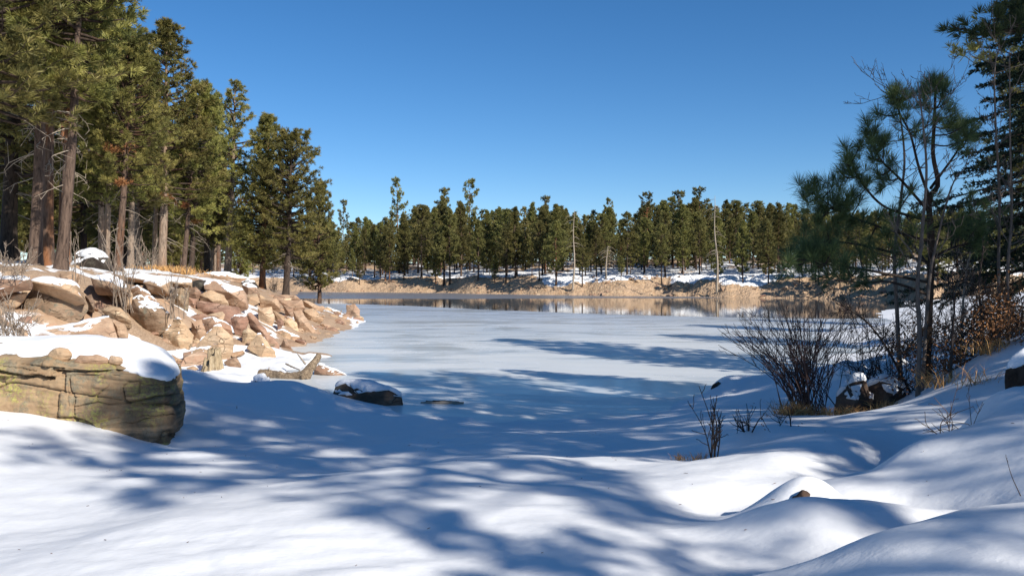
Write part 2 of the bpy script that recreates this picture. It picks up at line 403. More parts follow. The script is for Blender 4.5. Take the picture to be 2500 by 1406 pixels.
# ------------------------------------------------------------------ traced rocks: (name, label, material, distance, thickness m, snow, outline in photo pixels)
ROCKS = [
 ('ledge_rock', 'overhanging sandstone ledge at the far left with thick snow on top', 'rock', 27, 2.2, 1, [(-60,678),(0,678),(73,680),(78,698),(75,707),(0,716),(-60,722)]),
 ('ledge_rock', 'shadowed rough layer tucked under the snowy left ledge', 'rock', 27.6, 1.8, 0, [(-60,716),(69,713),(64,731),(23,742),(-60,748)]),
 ('ledge_rock', 'domed layered ledge with curving snow rim above the lichen wall', 'rock', 28, 2.4, 1, [(72,686),(116,681),(172,689),(196,703),(203,727),(172,733),(78,706)]),
 ('lichen_wall_rock', 'broad grey-green lichen covered rock wall below the domed ledge', 'rockl', 28.5, 2.0, 0, [(50,748),(76,704),(141,716),(210,732),(218,759),(195,772),(172,783),(90,794),(62,782)]),
 ('ledge_rock', 'tan ledge jutting over a dark recess with small snow cap', 'rock', 31, 2.2, 1, [(218,676),(266,674),(305,687),(313,712),(270,708),(232,704)]),
 ('rock_block', 'cracked block beneath the dark recess under the jutting ledge', 'rock', 32, 1.6, 0, [(236,729),(282,716),(322,713),(326,745),(266,746),(240,748)]),
 ('rock_block', 'upright grey stone leaning in the gap beside the lichen wall', 'rockl', 29.2, 0.8, 0, [(207,722),(224,717),(232,734),(228,752),(213,748)]),
 ('rock_slab', 'large flat tilted sandstone slab with a sheet of snow on its upper edge', 'rockp', 27, 2.2, 1, [(98,832),(110,804),(161,788),(266,771),(279,783),(294,836),(219,842),(156,840)]),
 ('rock_slab', 'smooth broken-off face at the right end of the large flat slab', 'rock', 27.6, 1.2, 0, [(264,773),(307,790),(314,830),(293,838),(280,800)]),
 ('boulder', 'rounded brown boulder resting above the large flat slab', 'rock', 28.6, 1.5, 0, [(250,756),(269,746),(294,750),(319,781),(310,794),(266,775)]),
 ('standing_stone', 'narrow pointed tan stone in the brush left of the large slab', 'rock', 24, 0.5, 0, [(40,830),(52,796),(67,812),(70,843),(53,848)]),
 ('rock_slab', 'thin slanting slab with snow streaks behind the tilted lichen boulder', 'rock', 32.5, 1.0, 1, [(318,706),(335,698),(368,718),(396,746),(345,738),(320,732)]),
 ('tilted_boulder', 'big tilted boulder with pale lichen top and a strip of snow', 'rockl', 31, 1.3, 1, [(322,729),(344,724),(389,742),(415,765),(401,787),(384,797),(359,795),(321,771)]),
 ('rock_block', 'angular block with a big oval snow patch on its sloping face', 'rock', 31, 1.1, 1, [(392,829),(400,812),(424,779),(442,779),(457,804),(472,819),(471,838),(442,862),(432,862),(392,842)]),
 ('rock_block', 'squat tan block with dark left side between slab and oval-snow block', 'rock', 32, 1.0, 0, [(336,830),(346,796),(407,796),(402,824),(390,838),(385,848),(355,842)]),
 ('pointed_boulder', 'pale wedge boulder with snow down its right edge behind the stump', 'rockp', 30, 1.1, 1, [(477,846),(522,796),(540,796),(568,822),(571,842),(556,866),(538,872),(515,856)]),
 ('rock_slab', 'low flat slab wearing snow at the foot of the weathered stump', 'rock', 28.3, 0.7, 1, [(455,871),(478,852),(517,847),(512,867),(478,878)]),
 ('ledge_rock', 'long reddish block with a grid of cracks in the cliff', 'rockr', 37, 1.6, 0, [(478,740),(487,734),(584,750),(589,764),(567,789),(540,784),(492,768),(480,760)]),
 ('ledge_rock', 'rounded pinkish rock above the grid-cracked block', 'rockp', 38, 1.6, 0, [(486,720),(513,707),(549,720),(557,740),(520,738),(486,734)]),
 ('ledge_rock', 'long smooth sloping cap slab with a band of snow along its top', 'rockp', 41, 2.6, 1, [(497,692),(522,684),(593,706),(604,721),(601,740),(584,745),(540,719),(497,704)]),
 ('ledge_rock', 'dark rock standing in for the shaded cavity left of the long sloping cap slab', 'rockd', 42, 1.5, 0, [(469,688),(484,682),(503,684),(500,706),(476,706)]),  # dark stone colour stands in for shade inside a hollow
 ('boulder', 'small oval rock under the shaded cavity', 'rock', 38, 0.9, 0, [(459,703),(478,699),(492,714),(482,729),(461,722)]),
 ('rock_block', 'little red cube-like stone beside the grid-cracked block', 'rockr', 37, 0.7, 0, [(459,725),(481,730),(475,748),(458,744)]),
 ('rock_block', 'upright smooth tan block right of the oval-snow block', 'rockp', 33, 0.8, 0, [(466,784),(492,780),(504,811),(492,823),(470,820)]),
 ('rock_slab', 'long slanting slab with snow along its back edge below the cliff', 'rockr', 34, 0.9, 1, [(494,780),(517,773),(563,793),(568,808),(540,814),(500,812)]),
 ('ledge_rock', 'thin orange strata layer above the bare shrub', 'rock', 34, 1.6, 1, [(348,690),(380,685),(414,689),(413,713),(365,708)]),
 ('ledge_rock', 'tan wall face left of the grey rounded rock', 'rock', 34.5, 1.4, 0, [(364,712),(416,714),(420,754),(392,748),(368,730)]),
 ('boulder', 'grey rounded rock veiled by a bare shrub in the cliff', 'rockl', 36, 1.4, 1, [(418,722),(428,702),(445,697),(461,715),(457,747),(432,754),(419,744)]),
 ('rock_slab', 'slab holding a heart-shaped pad of snow', 'rockr', 34, 0.6, 1, [(563,776),(576,771),(601,771),(607,784),(592,808),(571,803)]),
 ('leaning_slab', 'long dark-sided slab leaning down toward the ice', 'rockr', 34.2, 0.7, 0, [(604,765),(612,762),(658,811),(682,842),(680,860),(670,858),(636,815),(606,786)]),
 ('rock_block', 'buff block under the dark leaning slab', 'rockp', 33, 0.8, 0, [(591,811),(604,799),(630,816),(621,838),(592,846)]),
 ('pointed_boulder', 'curved fin of tan rock with snow drifted on its left side', 'rockp', 32, 0.8, 1, [(602,850),(629,817),(637,816),(653,835),(673,858),(667,864),(636,860)]),
 ('pyramid_rock', 'small grey pyramid rock at the edge of the ice', 'rock', 37.4, 0.8, 0, [(680,855),(692,828),(699,828),(717,855),(690,861)]),
 ('rock_block', 'pale cracked block high in the slope of the point', 'rockp', 42, 1.3, 0, [(629,753),(663,749),(671,778),(660,791),(631,782)]),
 ('ledge_rock', 'wide tan ledge just under the two trunks on the point', 'rockp', 47, 2.0, 0, [(630,727),(677,727),(683,752),(635,754)]),
 ('rock_block', 'large cream coloured block under the flat plank-like slab', 'rockp', 50, 1.6, 0, [(682,734),(738,731),(745,752),(717,774),(695,756)]),
 ('rock_block', 'triangular stone wedged against the large cream block', 'rock', 47.5, 0.8, 0, [(691,744),(716,753),(713,771),(699,767)]),
 ('rock_block', 'tall buff block with a dark waterline stain', 'rockp', 44, 0.9, 0, [(693,779),(711,775),(725,789),(731,816),(700,816),(691,805)]),
 ('rock_slab', 'smooth buff slab with stained foot sloping to the shore', 'rockp', 46, 1.1, 0, [(715,760),(734,756),(771,807),(765,815),(729,812),(719,785)]),
 ('rock_slab', 'brown sloping slab low on the point', 'rock', 52, 1.2, 0, [(737,756),(764,752),(792,780),(766,794),(742,780)]),
 ('rock_block', 'narrow brown stone between pale blocks on the point', 'rock', 43, 0.8, 0, [(664,756),(695,771),(693,789),(670,781)]),
 ('rock_slab', 'low red slabs edging the ice below the buff blocks', 'rockr', 41, 0.7, 1, [(672,809),(690,806),(713,820),(732,823),(722,834),(692,828)]),
 ('lone_boulder', 'lone tan boulder with dark left face standing in the ice off the point', 'rockp', 73, 1.2, 0, [(845,744),(866,741),(879,757),(878,770),(868,776),(846,767)]),
 ('rock_slab', 'snow topped slab near the tip of the point', 'rock', 66, 1.2, 1, [(788,754),(798,749),(834,763),(833,771),(793,768)]),
 ('boulder', 'small brown block amid snow at the tip of the point', 'rock', 60, 0.9, 0, [(797,771),(808,767),(824,769),(824,786),(797,788)]),
 ('flat_slab', 'thin flat plank-like slab lying at the foot of the two trunks', 'rockp', 56, 1.8, 0, [(630,719),(665,718),(722,721),(733,731),(690,731),(655,727)]),
 ('rock_slab', 'buff slab descending from the flat slab toward the tip', 'rockp', 60, 1.6, 0, [(738,733),(748,732),(792,753),(776,762),(743,750)]),
 ('boulder', 'small red stone squeezed between the pale blocks', 'rockr', 42, 0.6, 0, [(675,780),(688,778),(694,790),(678,803)]),
 ('ledge_rock', 'flat shelf of sandstone layers beneath the tall trunks', 'rock', 62, 3.0, 1, [(470,674),(500,666),(560,667),(612,681),(606,694),(530,686)]),
 ('ledge_rock', 'rounded ledge end right under the slender trunk', 'rock', 48, 2.0, 1, [(588,694),(605,690),(628,702),(632,718),(606,722)]),
 ('ledge_rock', 'yellowish layered rocks below the rounded ledge end', 'rock', 46, 1.6, 0, [(596,722),(628,716),(634,738),(606,746)]),
 ('ledge_rock', 'snow streaked shelf behind the jutting ledge', 'rock', 36, 2.0, 1, [(300,676),(340,672),(400,678),(470,684),(466,696),(400,692),(312,690)]),
 ('dark_boulder', 'large black boulder with snow crown under the leaning pine', 'rockd', 44, 2.4, 1.6, [(168,652),(182,624),(205,613),(236,612),(264,628),(280,660),(176,664)]),
 ('dark_boulder', 'low dark rocks capped with snow between the thick trunks', 'rockd', 46, 1.8, 1, [(98,648),(108,622),(128,612),(140,622),(136,652)]),
 ('tan_rock', 'low tan rock at the foot of the leaning pine', 'rock', 37, 1.0, 0, [(160,656),(172,646),(190,648),(204,664),(170,668)]),
 ('ledge_rock', 'shaded snowy rock behind the long sloping cap slab', 'rockd', 56, 1.5, 1, [(588,690),(604,683),(622,688),(630,697),(600,702)]),
 ('shore_stone', 'flat snow topped stone beside the driftwood log on the ice', 'rock', 27.4, 0.7, 1, [(768,900),(778,890),(836,910),(850,918),(809,924),(765,918)]),
 ('snowy_rock', 'small dark rock with snow at the edge of the shaded drift', 'rockd', 22.5, 0.5, 1.6, [(612,940),(620,928),(645,920),(660,932),(645,946)]),
 ('flat_stone', 'thin brown stone lying flush in the snow near the stump', 'rock', 25.5, 0.4, 0, [(455,899),(472,893),(484,900),(468,904)]),
 ('flat_stone', 'long flat brown stone behind the large snow-capped boulder', 'rock', 27, 0.5, 0, [(404,872),(420,866),(450,880),(430,886),(404,882)]),
 ('broken_stone', 'jagged low stone in the snow right of the stump', 'rock', 27.5, 0.4, 0, [(546,884),(566,872),(576,870),(588,888),(560,892)]),
 ('snow_capped_rock', 'dark rock with patchy snow jutting from the drift into the ice', 'rockb', 20.7, 1.0, 1.6, [(812,968),(820,944),(845,936),(905,938),(950,950),(980,968),(983,994),(940,1000),(860,996),(822,986)]),
 ('small_stone', 'small dark stone frozen in the ice beyond the drift edge', 'rockd', 18.9, 0.3, 0, [(1000,1021),(1008,1017),(1022,1019),(1024,1025),(1004,1026)]),
 ('small_stone', 'low snow dusted stone half sunk in the ice', 'rockd', 18.6, 0.3, 1, [(1052,1026),(1064,1020),(1080,1022),(1084,1029),(1058,1030)]),
 # right bank
 ('dark_boulder', 'dark brown boulder in shade at the foot of the willow', 'rockb', 12.6, 1.0, 1.6, [(2036,1040),(2040,970),(2070,935),(2110,930),(2130,975),(2120,1035)]),
 ('dark_boulder', 'broad dark rock with snow lying behind the grey sapling', 'rockb', 13.2, 1.3, 1.6, [(2100,1030),(2110,945),(2150,930),(2205,945),(2225,985),(2190,1020)]),
 ('snowy_boulder', 'mound-like snow covered boulder behind the willow stems', 'rockd', 17.5, 1.4, 2, [(2010,950),(2020,915),(2070,900),(2120,915),(2135,950),(2060,965)]),
 ('snowy_boulder', 'snow covered rock among the scrub right of the willow', 'rockd', 17.0, 1.4, 2, [(2120,960),(2130,915),(2190,890),(2240,920),(2250,960),(2170,970)]),
 ('dark_rock', 'small dark rock standing in for the shaded undercut of the snow mound left of the willow', 'rockd', 21.6, 0.6, 0, [(1734,955),(1740,938),(1754,931),(1768,940),(1764,956)]),  # dark stone added for the shadowed undercut at the mound's tip
 ('stump_rock', 'dark stump-like rock under the snow at the right edge', 'bark_dark', 9.5, 0.7, 1, [(2462,945),(2455,905),(2480,868),(2530,850),(2560,900),(2540,960)]),
 ('snow_peak_rock', 'brown rock showing through a pointed snow mound', 'rockb', 5.62, 0.35, 0, [(1925,1240),(1938,1212),(1960,1196),(1978,1206),(1964,1238)]),
]

def rock_center(r):
    ol = np.array(r[6], float); d = r[3]; th = r[4]
    cx = (ol[:, 0].min() + ol[:, 0].max()) / 2
    return cx, ol[:, 1].min(), ol[:, 1].max(), d + th * 0.6

# ------------------------------------------------------------------ near terrain from control points (radial basis)
def ctrl_points():
    c = []
    a = lambda px, py, d: c.append(P(px, py, d))
    for t in [(1250,1406,4.6),(1250,1120,8.5),(1000,1165,7.5),(700,1235,6.4),(400,1292,5.6),(900,1138,9.7),(440,1094,12),(1000,1062,14),(1400,1048,16),(0,1300,6.3),(0,1400,5.0),
              (500,1400,4.7),(0,1105,9.5),(0,1012,11.6),(250,1056,11.7),(700,1125,9.8),(600,1180,7.9),(300,1180,7.8),(150,1240,7.0),(1250,1180,6.9),(1000,1270,5.6),(1500,1165,7.7),(1700,1133,8.5),
              (1250,1070,11.5),(1500,1090,11),(600,1060,13.2),(720,1022,15),(560,1000,16.0),(500,942,20),(700,934,20.5),(620,955,19),(800,962,21.2),(850,1005,18.7),(640,915,27),(500,902,26.5),(560,870,31),(420,905,24),
              (690,890,30.5),(740,880,31.5),(1600,1020,15.6),(1570,1040,14.5),
              (1600,1250,6.0),(1750,1205,6.8),(1900,1132,7.8),(1700,1392,4.5),(1500,1355,4.7),(1350,1300,5.2),
              (2000,1392,3.6),(2100,1312,3.7),(2250,1272,3.8),(2500,1237,3.9),(1950,1375,4.45),(2200,1355,4.5),(2400,1350,4.5),
              (1800,1312,4.9),(1900,1235,5.0),(2000,1212,5.0),(2150,1232,5.05),(2330,1245,5.1),(2050,1300,5.45),(2200,1312,5.7),(1960,1290,5.4),
              (1660,1275,5.8),(1850,1243,5.8),(1970,1168,5.85),(2040,1198,5.9),(2110,1238,6.3),(1960,1240,6.5),(1800,1262,6.3),
              (2040,1187,6.6),(2200,1112,7.0),(2330,1077,7.3),(2420,967,7.8),(2500,947,7.6),(2700,900,8),(2350,1160,6.2),(2500,1110,6.0),(2100,1185,7.1),(2300,1110,8.2),(2420,1030,8.8),(2180,1160,7.9),
              (1740,1120,9.2),(1850,1052,9.6),(1910,1046,9.8),(2050,1042,10.1),(2200,988,10.6),(2330,933,11.2),(2430,858,12),(2500,815,13),(2600,780,13),(2100,1100,8.3),(2250,1030,9.3),(2330,1060,8.6),
              (1880,1010,12.8),(1960,1010,13.2),(1800,1012,14),(1700,1005,16.2),(2100,1030,12.8),(2200,960,14.2),(2350,880,15),(2300,840,20),(2150,870,20),(1800,922,21.6),(1860,932,20.8),(1752,930,22.2),(1720,962,22.2),(2050,900,24),
              (2300,815,23),(2500,770,25),(2420,745,45),(2480,740,70)]: a(*t)
    for t in [(1100,1021,0.0),(960,1000,0.0),(1250,1036,0.0),(1500,1018,0.02),(1640,1003,0.0),(1740,955,0.1),(1930,908,0.0),(2040,866,0.02)]:
        px, py, z = t; d = (CAM_Z - z) * F / (py - HY); c.append(P(px, py, d))
    # lake bottom
    for t in [(0,20.5,-.15),(2,23,-.4),(-4,24,-.35),(-7,30,-.12),(-8.2,36,-.15),(-9,42,-.3),(-9,50,-.4),(-9,60,-.5),(-10,70,-.5),(-11,80,-.6),(5,30,-.8),(0,40,-1),(10,40,-.7),(12,55,-.9),(0,60,-1),(24,62,-.5),(0,90,-1.2),(30,90,-.8),(-18,95,-1),(-30,130,-1),(0,130,-1.2),(45,110,-1),(6.5,24.5,-.25),(10.5,29,-.3),(15,37,-.3)]: c.append(t)
    # behind and beside the camera
    for t in [(0,-6,1.75),(0,0,1.42),(3,0,1.75),(8,-6,2.6),(-10,-5,1.6),(-6,0,1.35),(12,0,3),(15,8,3.3),(9,8,2.8),(16,16,3),(20,24,2.6),(25,35,2.2),(34,50,2),(30,-20,4.5),(-20,-20,2.2),(-20,0,1.9),(-14,8,1.8),(50,0,5),(-50,-10,3),(0,-60,4),(60,60,4),(70,90,4)]: c.append(t)
    # left headland: foot of the cliff, ledges, plateau
    for t in [(-200,860,16),(0,862,17.5),(50,846,21.5),(100,836,25.5),(300,850,28.5),(400,868,29),(480,885,28),(600,870,31.5),
              (0,664,31),(-300,640,32),(200,672,34),(400,684,41),(600,700,55),(680,722,64),(750,745,69),(830,772,70),
              (0,650,40),(200,657,45),(400,666,62),(555,671,74),(640,712,74),(695,722,69),(300,662,100),(100,655,80),(-300,640,60),(500,672,110)]: a(*t)
    for t in [(-72,120,4.6),(-45,125,2.2),(-60,180,3.5),(-110,100,5),(-26,82,0.9),(-38,105,0.8)]: c.append(t)
    nrock = 0
    for r in ROCKS:
        if r[3] < 24 or r[3] > 58: continue
        cx, y0, y1, d = rock_center(r)
        nrock += 1
        c.append(P(cx, y0 + 0.85 * (y1 - y0), d))
    lam = np.full(len(c), 0.004); lam[len(c) - nrock:] = 0.35
    return np.array(c), lam
CP, LAM = ctrl_points()
def _phi(r): return np.sqrt(r * r + 0.09)
_d = np.linalg.norm(CP[:, None, :2] - CP[None, :, :2], axis=2)
_A = np.zeros((len(CP) + 1, len(CP) + 1)); _A[:-1, :-1] = _phi(_d) - np.diag(LAM * (1 + 0.03 * np.linalg.norm(CP[:, :2], axis=1)))
_A[-1, :-1] = 1; _A[:-1, -1] = 1
_W = np.linalg.solve(_A, np.concatenate([CP[:, 2], [0]]))

def ground(x, y, detail=True):
    x = np.asarray(x, float); y = np.asarray(y, float)
    r = np.hypot(x, y); s = np.minimum(1, 128 / np.maximum(r, 1e-6))
    xs, ys = x * s, y * s
    out = np.full(x.shape, _W[-1])
    for i in range(len(CP)):
        out += _W[i] * np.sqrt((xs - CP[i, 0]) ** 2 + (ys - CP[i, 1]) ** 2 + 0.09)
    if detail:
        head = headland(x, y)
        out += fbm2(x, y, 0.55, 3, 3) * 0.045 + fbm2(x * 0.45 + y * 0.35, y * 1.2 - x * 0.5, 1.6, 3, 11) * 0.018 + np.abs(fbm2(x * 0.6 + y * 0.3, y * 1.3, 3.6, 3, 13)) * 0.012
        out += head * (fbm2(x, y, 0.9, 4, 5) * 0.14)
    return out

def gz(x, y): return float(ground(np.array([x]), np.array([y]))[0])

def headland(x, y):
    """1 on the rocky left point"""
    px = HX + F * x / np.maximum(y, 1)
    return sstep(21, 25, y + 0.0 * x) * sstep(900, 820, px)

def build_near_ground():
    ang = np.concatenate([np.linspace(-180, -48, 50)[:-1], np.linspace(-48, -36, 30)[:-1], np.linspace(-36, 36, 430), np.linspace(36, 48, 30)[1:], np.linspace(48, 180, 50)[1:-1]])
    ang = np.radians(ang)
    rr = np.concatenate([[0.01, 0.5, 1.0, 1.5], np.geomspace(2.0, 45, 270), np.geomspace(46, 130, 60), np.geomspace(140, 900, 14)])
    A, Rr = np.meshgrid(ang, rr)
    x, y = np.sin(A) * Rr, np.cos(A) * Rr
    z = ground(x, y)
    px = HX + F * x / np.maximum(y, 1)
    head = headland(x, y)
    # snow cover
    snow = np.ones_like(x)
    low = sstep(0.75, 0.35, z) * sstep(36, 32, y)
    nz = fbm2(x, y, 0.28, 4, 21) * 0.5 + fbm2(x * 0.5, y, 1.1, 3, 8) * 0.25
    hs = 0.24 + nz
    plateau = sstep(2.6, 3.2, z)
    hs = hs * (1 - plateau) + (0.78 + nz * 1.2) * plateau
    shore = sstep(0.55, 0.15, z) * sstep(33, 40, y)
    hs = hs - 0.25 * shore
    hs = np.maximum(hs, low * 1.2)
    snow = snow * (1 - head) + hs * head
    na, nr = len(ang), len(rr)
    mb = MB()
    i = np.arange(nr - 1)[:, None] * na; j = np.arange(na)[None]; k = (j + 1) % na
    q = np.stack([i + j, i + k, i + na + k, i + na + j], -1).reshape(-1, 4)
    mb.add(np.stack([x, y, z], -1).reshape(-1, 3), q[:, ::-1], a=np.clip(snow, 0, 1.5).ravel())
    o = link('snowy_ground', mb.mesh('snowy_ground', MAT['bank']))
    o['kind'] = 'structure'
build_near_ground()

# ------------------------------------------------------------------ far shore
FPX = np.array([-600, 0, 300, 700, 1000, 1400, 1700, 1900, 2100, 2300, 2500, 2800, 3300])
FD = np.array([300, 300, 290, 258, 232, 186, 169, 157, 138, 120, 108, 104, 104])
def far_point(px, t):
    px = np.asarray(px, float); t = np.asarray(t, float)
    d = np.interp(px, FPX, FD) + 3.5 * fbm2(px * 0.012, px * 0, 1.0, 3, 31)
    dd = d + t
    x = (px - HX) / F * dd
    steep = 3.8 + 0.35 * fbm2(px * 0.006, px * 0, 1.0, 2, 41)
    bank = steep * sstep(0, 13, t) * (0.72 + 0.28 * sstep(0, 4, t))
    z = -0.12 + bank + 0.085 * np.clip(t - 9, 0, 70) + 0.022 * np.clip(t - 79, 0, 900)
    z = z + fbm2(x, dd, 0.12, 3, 61) * 0.30 * sstep(14, 40, t) + (np.floor(fbm2(x * .25, dd, 0.9, 3, 63) * 4) / 4 * 0.38 + fbm2(x, dd, 2.2, 2, 64) * 0.10) * sstep(0, 2, t) * (1 - 0.6 * sstep(14, 24, t))
    return x, dd, z
def build_far():
    px = np.concatenate([np.linspace(-600, 650, 80), np.linspace(655, 2500, 900), np.linspace(2520, 3300, 60)])
    t = np.concatenate([[-6, -2], np.linspace(0, 16, 40), np.geomspace(17, 900, 44)])
    PX, T = np.meshgrid(px, t)
    x, y, z = far_point(PX, np.maximum(T, 0)); 
    y = np.where(T < 0, y + T, y); z = np.where(T < 0, z + T * 0.15, z)
    nz = fbm2(x, y, 0.07, 4, 71)
    snow = 0.05 + 0.62 * sstep(9, 15, T + nz * 5) + nz * 0.22 + fbm2(x, y, 0.5, 3, 72) * 0.12
    snow = np.where(T < 2.2, 0.0, snow) - 0.30 * sstep(32, 62, T + nz * 10)  # snow thinned to brown deep in the wood, standing in for shade
    mb = MB(); n = len(px)
    i = np.arange(len(t) - 1)[:, None] * n; j = np.arange(n - 1)[None]
    q = np.stack([i + j, i + j + 1, i + n + j + 1, i + n + j], -1).reshape(-1, 4)
    mb.add(np.stack([x, y, z], -1).reshape(-1, 3), q, a=snow.ravel())
    o = link('far_shore', mb.mesh('far_shore', MAT['farbank'], False)); o['kind'] = 'structure'
build_far()

# ------------------------------------------------------------------ lake: open water below, ice sheets above it
def sheet(name, ys_near, ys_far, xs, z, mat):
    """strip between two curves y(x)"""
    mb = MB(); n = len(xs); m = 14
    v = []
    for k in range(m + 1):
        f = k / m
        v.append(np.stack([xs, ys_near * (1 - f) + ys_far * f, np.full(n, z)], -1))
    i = np.arange(m)[:, None] * n; j = np.arange(n - 1)[None]
    q = np.stack([i + j, i + j + 1, i + n + j + 1, i + n + j], -1).reshape(-1, 4)
    mb.add(np.concatenate(v), q)
    o = link(name, mb.mesh(name, mat)); o['kind'] = 'structure'
    return o
xs = np.linspace(-140, 140, 561)
# ice edge and far thin-ice edge, traced: pixel -> plane z = 0
def plane_curve(pts):
    q = np.array([P(px, py, CAM_Z * F / (py - HY)) for px, py in pts])
    return q[:, 0], q[:, 1]
ex, ey = plane_curve([(500,734),(700,740),(850,742),(1000,747),(1200,757),(1400,764),(1600,770),(1800,775),(1950,778),(2150,778),(2400,778)])
edge = np.interp(xs, ex, ey) + 1.2 * fbm2(xs * 0.12, xs * 0, 1, 3, 91)
tx, ty = plane_curve([(500,727),(700,729),(900,729.5),(1100,729.5),(1300,729),(1450,728),(1600,728),(1750,727.5),(1900,724),(2400,722)])
tedge = np.interp(xs, tx, ty) + 1.5 * fbm2(xs * 0.1, xs * 0, 1, 3, 92)
sheet('open_water', np.full_like(xs, 14.0), np.full_like(xs, 330.0), xs, -0.012, MAT['water'])
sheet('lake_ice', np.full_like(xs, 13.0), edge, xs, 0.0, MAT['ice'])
sheet('thin_ice', tedge, np.full_like(xs, 320.0), xs, -0.002, MAT['thinice'])

# ------------------------------------------------------------------ rocks
def hull_rock(pts, seed, cuts=3, rough=0.05, bev=0.05):
    bm = bmesh.new()
    for p in pts: bm.verts.new(p)
    r = bmesh.ops.convex_hull(bm, input=bm.verts)
    bmesh.ops.delete(bm, geom=[e for e in r['geom_interior'] if isinstance(e, bmesh.types.BMVert)], context='VERTS')
    loose = [v for v in bm.verts if not v.link_faces]
    bmesh.ops.delete(bm, geom=loose, context='VERTS')
    bmesh.ops.dissolve_limit(bm, angle_limit=R(14), verts=bm.verts, edges=bm.edges)
    ext = np.array([v.co for v in bm.verts]); size = float(np.ptp(ext, axis=0).mean())
    bmesh.ops.bevel(bm, geom=list(bm.edges), offset=size * bev, segments=1, affect='EDGES', clamp_overlap=True)
    bmesh.ops.triangulate(bm, faces=bm.faces)
    # even out the triangles
    target = size / (7 if cuts < 3 else 11)
    for _ in range(6):
        long = [e for e in bm.edges if e.calc_length() > target]
        if not long or len(bm.verts) > 2600: break
        bmesh.ops.subdivide_edges(bm, edges=long, cuts=1, use_grid_fill=False)
        bmesh.ops.triangulate(bm, faces=[f for f in bm.faces if len(f.verts) > 3])
    bmesh.ops.remove_doubles(bm, verts=bm.verts, dist=size * 0.004)
    bm.normal_update()
    co = np.array([v.co for v in bm.verts]); no = np.array([v.normal for v in bm.verts])
    off = np.array([seed * 3.1, seed * 1.7, seed * 0.9])
    q = co / max(size, 0.1)
    lay = fbm(np.stack([q[:, 0] * 1.2, q[:, 1] * 1.2, q[:, 2] * 8 + q[:, 0] * 1.1], -1) + off, 3, 1)
    d = fbm(q * 1.6 + off, 2, 2) * 0.5 + fbm(q * 8 + off, 3, 4) * 0.30 + lay * 0.75
    co = co + no * (d * rough * size * 0.55)[:, None]
    for v, c in zip(bm.verts, co): v.co = c
    bmesh.ops.recalc_face_normals(bm, faces=bm.faces)
    return bm, size

def bm_to_mesh(bm, name, mat, sharp=R(22)):
    me = bpy.data.meshes.new(name); bm.to_mesh(me)
    me.polygons.foreach_set('use_smooth', np.full(len(me.polygons), True))
    try: me.set_sharp_from_angle(angle=sharp)
    except Exception: pass
    me.materials.append(mat)
    return me

def snow_on(bm, seed, amount, thick, zmin=-1e9):
    """snow lying on the upward faces of a rock, as a closed thin shell"""
    bm.normal_update()
    thr = 1.02 - 0.24 * amount
    keep = []
    zs = [v.co.z for v in bm.verts]; zlo, zhi = min(zs), max(zs)
    for f in bm.faces:
        c = f.calc_center_median()
        n = 0.5 * mnoise.noise(Vector((c.x * 1.6 + seed, c.y * 1.6, c.z * 1.6))) + 0.25 * mnoise.noise(Vector((c.x * 5, c.y * 5 + seed, c.z * 5)))
        hfac = (c.z - zlo) / (zhi - zlo + 1e-6)
        if f.normal.z + 0.42 * n + (0.18 if amount > 1.7 else 0) > thr and hfac > (0.30 if amount > 1.7 else 0.45): keep.append(f)
    if len(keep) < 4: return None
    vi = {}; verts = []; 
    for f in keep:
        for v in f.verts:
            if v not in vi: vi[v] = len(verts); verts.append(v)
    ks = set(keep)
    rim = [any((lf not in ks) for lf in v.link_faces) for v in verts]
    # distance (in rings) to the rim gives the pillow profile
    dist = [0 if r else 9 for r in rim]
    for it in range(3):
        for v, i in vi.items():
            for e in v.link_edges:
                o = e.other_vert(v)
                if o in vi and dist[vi[o]] + 1 < dist[i]: dist[i] = dist[vi[o]] + 1
    nb = bmesh.new(); top = []; bot = []
    for v, dd in zip(verts, dist):
        h = thick * (0.25, 0.75, 0.95, 1.05)[min(dd, 3)] * (1 + 0.3 * mnoise.noise(v.co * 2.5))
        up = (v.normal * 0.35 + Vector((0, 0, 0.75)))
        top.append(nb.verts.new(v.co + up * h)); bot.append(nb.verts.new(v.co - v.normal * 0.015))
    for f in keep:
        ids = [vi[v] for v in f.verts]
        nb.faces.new([top[i] for i in ids])
        nb.faces.new([bot[i] for i in reversed(ids)])
        for e in f.edges:
            if sum(1 for lf in e.link_faces if lf in ks) == 1:
                for lp in f.loops:
                    if lp.edge == e:
                        a, b = vi[lp.vert], vi[lp.link_loop_next.vert]
                        try: nb.faces.new([top[b], top[a], bot[a], bot[b]])
                        except ValueError: pass
    bmesh.ops.recalc_face_normals(nb, faces=nb.faces)
    return nb

